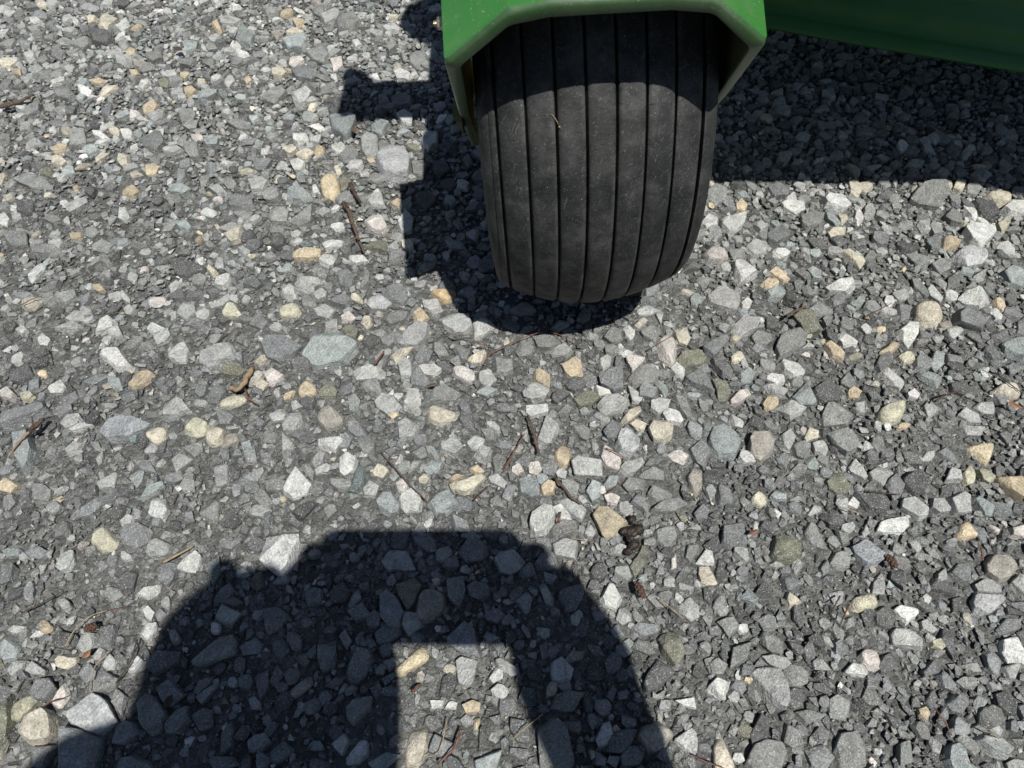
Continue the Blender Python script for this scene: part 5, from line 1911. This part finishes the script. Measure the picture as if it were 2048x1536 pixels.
def cone(px, py, ang, ln, wd, label):
    root = empty("small_cone", gp(px, py, 0.010))
    tag(root, label, "cone", "small cones on the gravel")
    V, F = tube_mesh([(x * ln / 2, 0, 0) for x in (-1, -0.7, -0.2, 0.3, 0.75, 1)], [wd * k for k in (0.12, 0.36, 0.44, 0.40, 0.25, 0.05)], 8)
    add("core", tri_mesh("core", V, F, True), M_DARKTWIG, root)
    for i in range(26):
        f = i / 25.0
        x = (f * 2 - 1) * ln * 0.42
        a = i * 2.4
        r = wd * (0.50 - 0.28 * abs(f * 2 - 0.9))
        bm = bmesh.new()
        bmesh.ops.create_icosphere(bm, subdivisions=1, radius=1)
        bmesh.ops.transform(bm, matrix=Matrix.Translation((x, math.cos(a) * r, math.sin(a) * r)) @ Matrix.Rotation(a, 4, 'X') @ Matrix.Rotation(0.5, 4, 'Z') @ Matrix.Diagonal((wd * 0.22, wd * 0.10, wd * 0.20, 1)), verts=bm.verts)
        bm_obj("scale", bm, M_CONE, root, True)
    root.rotation_euler = (0, 0, ang)
    return root


cone(1784, 1122, -1.05, 0.0105, 0.0058, "small reddish-brown cone just right of the glittering slate stone")
cone(1281, 1181, -1.2, 0.0125, 0.0062, "small dark brown cone right of the photographer's shadow")
cone(181, 1255, 0.45, 0.0085, 0.0060, "small shiny red-brown bud cone in the lower left gravel")

# the dark crumbled lump beside the big tan stone
lump = empty("bark_lump", gp(1262, 1078, 0.004))
tag(lump, "black-brown crumbled bark lump touching the big tan triangular stone", "bark")
for px, py, sx, sy, sz, r in ((1262, 1063, 0.0085, 0.0060, 0.0060, 0.2), (1277, 1058, 0.0060, 0.0050, 0.0055, 1.0), (1250, 1062, 0.0055, 0.0040, 0.0040, 0.4),
                              (1265, 1040, 0.0040, 0.0055, 0.0045, 0.2), (1268, 1092, 0.0065, 0.0058, 0.0055, 0.7), (1257, 1103, 0.0045, 0.0035, 0.004, 0.0), (1262, 1078, 0.005, 0.004, 0.004, 2.0)):
    o = blob(px, py, 0.0055, sx * 0.68, sy * 0.68, sz * 0.62, r, M_BARK, "crumb", 0.16, 3)
    o.parent = lump
    o.location = Vector(o.location) - lump.location


def leaf(px, py, ln, wd, ang, mat, label, curl=0.25):
    bm = bmesh.new()
    n = 9
    top, bot = [], []
    for i in range(n):
        f = i / (n - 1)
        w = wd * math.sin(math.pi * min(1, f * 0.94 + 0.03)) ** 0.8
        x = (f - 0.5) * ln
        z = curl * ln * (f - 0.5) ** 2
        row = []
        for s in (-1, 0, 1):
            row.append((x, s * w * 0.5 * rng.uniform(0.85, 1.15), z + abs(s) * wd * 0.16))
        top.append([bm.verts.new(p) for p in row])
        bot.append([bm.verts.new((p[0], p[1], p[2] - 0.0003)) for p in row])
    for i in range(n - 1):
        for s in (0, 1):
            bm.faces.new((top[i][s], top[i + 1][s], top[i + 1][s + 1], top[i][s + 1]))
            bm.faces.new((bot[i][s + 1], bot[i + 1][s + 1], bot[i + 1][s], bot[i][s]))
        bm.faces.new((top[i][0], bot[i][0], bot[i + 1][0], top[i + 1][0]))
        bm.faces.new((top[i][2], top[i + 1][2], bot[i + 1][2], bot[i][2]))
    o = bm_obj("dry_leaf", bm, mat, None, True)
    o.location = gp(px, py, 0.011)
    o.rotation_euler = (0.1, 0.05, ang)
    tag(o, label, "leaf", "dry leaves on the gravel")


leaf(2029, 811, 0.011, 0.0045, -0.5, M_LEAF, "orange-brown curled dry leaf at the right edge")
leaf(356, 99, 0.012, 0.006, -0.3, M_DARKTWIG, "dark brown dry leaf scrap far back at the upper left")
leaf(1507, 1065, 0.008, 0.0035, 0.4, M_NEEDLE, "tiny dark red leaf scrap right of the square slate slab")
leaf(708, 259, 0.010, 0.005, 1.3, M_TWIG, "brown leaf scrap on the flat slab under the bar's shadow")
leaf(174, 1309, 0.006, 0.004, 1.0, M_LEAF, "tiny brown bud scale in the lower left gravel")
leaf(336, 1405, 0.010, 0.005, 1.2, M_DARKTWIG, "dark leaf scrap in the photographer's shadow")
leaf(865, 770, 0.007, 0.003, 0.4, M_TWIG, "small brown bark scrap left of the beige wedge")


# a dry grass strand and a seed stuck to the tyre
def on_tyre(x, y, lift=0.0006):
    d = ray(x, y)
    lo = None
    for lam in np.linspace(0.3, 0.9, 3000):
        P = CAM + d * lam - WC
        t, u, v = P @ AX, P @ FW, P @ UP
        if abs(t) < 0.08 and math.hypot(u, v) < TYRE_R - CROWN * t * t + lift:
            return CAM + d * lam
    return CAM + d * 0.55


P = np.array([on_tyre(x, y) for x, y in ((1100, 228), (1105, 230), (1110, 236), (1114, 243), (1117, 249))])
V, F = tube_mesh(P, np.linspace(0.00014, 0.00022, len(P)), 6)
c = V.mean(0)
o = add("dry_grass_strand", tri_mesh("dry_grass_strand", V - c, F, True), M_STRAW)
o.location = c
tag(o, "short dry grass strand with a seed stuck to the tyre tread", "grass strand")
U, F = ICO[1]
sd = add("seed", tri_mesh("seed", U * (0.0007, 0.0006, 0.0008) + (on_tyre(1119, 254) - c), F, True), M_STRAW, o)

# ------------------------------------------------------------------ the photographer, squatting behind the camera with the phone in both hands
M_SKIN = plain_material("skin", (0.50, 0.30, 0.22), 0.55, 0, 0.08, 60)
M_SHIRT = plain_material("dark_blue_shirt", (0.035, 0.045, 0.075), 0.9, 0, 0.2, 300)
M_TROUSERS = plain_material("khaki_trousers", (0.20, 0.17, 0.12), 0.9, 0, 0.2, 300)
M_SHOE = plain_material("brown_boot", (0.07, 0.045, 0.03), 0.7, 0, 0.3, 200)
M_HAIR = plain_material("dark_hair", (0.03, 0.02, 0.014), 0.6, 0, 0.4, 500)

# phone, landscape, lens in its upper left corner as its holder sees it
bm = bmesh.new()
PW, PH, PT, CR = 0.148, 0.080, 0.008, 0.0115
out_ = []
for cx_, cy_, a0 in ((PW - CR, PH - CR, 0), (CR, PH - CR, 90), (CR, CR, 180), (PW - CR, CR, 270)):
    for k in range(7):
        a = math.radians(a0 + k * 15)
        out_.append((cx_ + CR * math.cos(a) - 0.0265, cy_ + CR * math.sin(a) - 0.0165))
prism(bm, out_, -PT - 0.004, -0.004)
phone = bm_obj("phone", bm, M_BLACK, None, False)
R3 = Matrix((tuple((RGT[i], DWN[i], FWD[i]) for i in range(3))[0], tuple((RGT[i], DWN[i], FWD[i]) for i in range(3))[1], tuple((RGT[i], DWN[i], FWD[i]) for i in range(3))[2]))
phone.matrix_world = Matrix.Translation(CAM) @ R3.to_4x4()
tag(phone, "black phone held out of view whose flat-topped shadow lies on the gravel", "phone")
bm = bmesh.new()
tube_between(bm, (0, 0.020, -0.004), (0, 0.020, -0.0025), 0.007)
tube_between(bm, (0.019, 0.002, -0.004), (0.019, 0.002, -0.0025), 0.007)
ln_ = bm_obj("lens", bm, M_BLACK, None, False)
ln_.parent = phone


def cast(px, py, z):
    """point at height z whose shadow falls at photograph pixel px, py"""
    return Vector(gp(px, py) + SUNV * z)


def build_person():
    J, E, Rr = [], [], []

    def j(p, r, par=None):
        J.append(Vector(p)); Rr.append(r)
        if par is not None: E.append((par, len(J) - 1))
        return len(J) - 1
    head = cast(492, 1388, 0.80)
    neck = head + Vector((0.01, -0.065, -0.115))
    pelvis = Vector((0.03, -0.70, 0.30))
    pel = j(pelvis, (0.16, 0.13))
    wa = j(pelvis.lerp(neck, 0.35) + Vector((0, -0.04, 0.03)), (0.14, 0.11), pel)
    ch = j(pelvis.lerp(neck, 0.75) + Vector((0, -0.04, 0.03)), (0.15, 0.11), wa)
    nk0 = j(neck + Vector((0, -0.02, -0.03)), (0.07, 0.06), ch)
    nk = j(neck, (0.052, 0.052), nk0)
    h0 = j(head + Vector((0, 0.005, -0.05)), (0.060, 0.068), nk)
    h1 = j(head + Vector((0, 0.0, 0.01)), (0.066, 0.084), h0)
    h2 = j(head + Vector((0, -0.01, 0.065)), (0.060, 0.074), h1)
    spec = {}
    # arms
    grip_l = CAM + RGT * (-0.018) + DWN * 0.030 - FWD * 0.012
    grip_r = CAM + RGT * (0.115) + DWN * 0.030 - FWD * 0.012
    for sd_, grip, wr, el in ((-1, grip_l, cast(700, 1330, 0.53), cast(640, 1690, 0.50)), (1, grip_r, cast(1146, 1345, 0.51), cast(1285, 1680, 0.49))):
        sh = j(cast(130, 1640, 0.64) if sd_ < 0 else neck + Vector((0.20, -0.13, -0.10)), (0.095, 0.095) if sd_ < 0 else (0.075, 0.075), ch)
        e_ = j(el, (0.052, 0.052) if sd_ < 0 else (0.044, 0.044), sh)
        m_ = j(el.lerp(wr, 0.45), (0.046, 0.046) if sd_ < 0 else (0.038, 0.038), e_)
        w_ = j(wr, (0.038, 0.038) if sd_ < 0 else (0.047, 0.047), m_)
        g = Vector(grip) + Vector(RGT) * 0.012 * sd_
        pa = j(cast(618, 1226, 0.53) if sd_ < 0 else cast(1105, 1240, 0.51), (0.046, 0.040) if sd_ < 0 else (0.042, 0.038), w_)
        pk = j(g, (0.032, 0.022), pa)
        # four fingers behind the phone's far edge, thumb on the near side
        for f, (off, ln) in enumerate(((-0.030, 0.068), (-0.012, 0.078), (0.006, 0.072), (0.024, 0.058))):
            b0 = g + Vector(DWN) * off * 0.9 + Vector(FWD) * 0.004
            k1 = b0 + Vector(RGT) * sd_ * 0.010 + Vector(FWD) * ln * 0.12
            k2 = k1 - Vector(RGT) * sd_ * ln * 0.30 + Vector(FWD) * 0.002
            k3 = k2 - Vector(RGT) * sd_ * ln * 0.20
            a = j(b0, (0.010, 0.010), pk); a = j(k1, (0.009, 0.009), a); a = j(k2, (0.0085, 0.0085), a); j(k3, (0.0075, 0.0075), a)
        b0 = pa
        k1 = g + Vector(DWN) * 0.010 - Vector(FWD) * 0.018
        k2 = k1 - Vector(RGT) * sd_ * 0.030
        if sd_ > 0: k1, k2 = cast(1062, 1262, 0.505), cast(1000, 1284, 0.510)
        a = j(k1, (0.014, 0.014), b0); j(k2, (0.010, 0.010), a)
    # legs
    for sd_ in (-1, 1):
        hp = j(pelvis + Vector((0.095 * sd_, 0.02, -0.02)), (0.10, 0.10), pel)
        kn = j(Vector((0.03 + 0.24 * sd_, -0.34, 0.43)), (0.064, 0.064), hp)
        an = j(Vector((0.03 + 0.19 * sd_, -0.60, 0.085)), (0.042, 0.042), kn)
        hl = j(Vector((0.03 + 0.19 * sd_, -0.625, 0.045)), (0.042, 0.042), an)
        j(Vector((0.03 + 0.20 * sd_, -0.52, 0.040)), (0.045, 0.036), an)
        j(Vector((0.03 + 0.205 * sd_, -0.42, 0.030)), (0.040, 0.028), len(J) - 1)
    base = Vector((0.03, -0.60, 0.0))
    me = bpy.data.meshes.new("person")
    me.from_pydata([p - base for p in J], E, [])
    o = bpy.data.objects.new("person", me)
    COL.objects.link(o)
    o.location = base
    md = o.modifiers.new("skin", 'SKIN')
    md.use_smooth_shade = True
    sv = me.skin_vertices[0].data if me.skin_vertices else None
    if sv is None:
        bpy.context.view_layer.objects.active = o
        o.modifiers.remove(md)
        md = o.modifiers.new("skin", 'SKIN')
        sv = me.skin_vertices[0].data
    for i, r in enumerate(Rr):
        sv[i].radius = r
        sv[i].use_root = (i == 0)
    o.modifiers.new("sub", 'SUBSURF').levels = 2
    dg = bpy.context.evaluated_depsgraph_get()
    dg.update()
    ev = o.evaluated_get(dg)
    nm = bpy.data.meshes.new_from_object(ev)
    o.modifiers.clear()
    o.data = nm
    nm.materials.clear()
    for m_ in (M_SHIRT, M_SKIN, M_TROUSERS, M_SHOE):
        nm.materials.append(m_)
    hd = neck - base + Vector((0, 0, 0.01))
    wl, wr_ = cast(700, 1330, 0.53) - base, cast(1146, 1345, 0.51) - base
    for p in nm.polygons:
        c_ = p.center
        p.use_smooth = True
        if c_.z > hd.z and abs(c_.x - hd.x) < 0.12: k = 1
        elif (c_ - wl).length < 0.02 or (c_ - wr_).length < 0.02 or c_.y > max(wl.y, wr_.y): k = 1
        elif c_.z < 0.075: k = 3
        elif c_.z < 0.36 or (c_.y > -0.02 + 0.0 and c_.z < 0.52 and abs(c_.x) > 0.14 and c_.y < 0.34): k = 2
        else: k = 0
        p.material_index = k
    tag(o, "person squatting behind the camera, holding the phone, casting the dark shadow", "person")
    # hair, nose and ears
    U, F = ICO[3]
    hb = head - base
    cap = U * (0.0705, 0.086, 0.080)
    keepv = (cap[:, 2] > -0.01) | (cap[:, 1] < -0.02)
    idx = -np.ones(len(cap), int); idx[keepv] = np.arange(keepv.sum())
    FF = np.array([[idx[a] for a in f] for f in F if all(keepv[a] for a in f)])
    hr = add("hair", tri_mesh("hair", cap[keepv] * (1 + 0.02 * rng.normal(size=(keepv.sum(), 1))) + np.array(hb + Vector((0, -0.006, 0.010))), FF, True), M_HAIR, o)
    so = hr.modifiers.new("thick", 'SOLIDIFY'); so.thickness = 0.006
    for nmx, off, s3 in (("nose", (0, 0.072, -0.030), (0.011, 0.014, 0.018)), ("ear", (0.070, -0.008, -0.008), (0.006, 0.018, 0.026)), ("ear", (-0.070, -0.008, -0.008), (0.006, 0.018, 0.026))):
        U2, F2 = ICO[2]
        add(nmx, tri_mesh(nmx, U2 * s3 + np.array(hb + Vector(off)), F2, True), M_SKIN, o)
    for sx in (-0.03, 0.03):
        U2, F2 = ICO[2]
        add("eye", tri_mesh("eye", U2 * 0.011 + np.array(hb + Vector((sx, 0.080, 0.008))), F2, True), plain_material("eye_white", (0.7, 0.7, 0.68), 0.3, 0, 0.02), o)
    U2, F2 = ICO[2]
    add("mouth", tri_mesh("mouth", U2 * (0.022, 0.008, 0.006) + np.array(hb + Vector((0, 0.078, -0.045))), F2, True), plain_material("lips", (0.42, 0.18, 0.15), 0.5, 0, 0.05), o)
    return o


build_person()
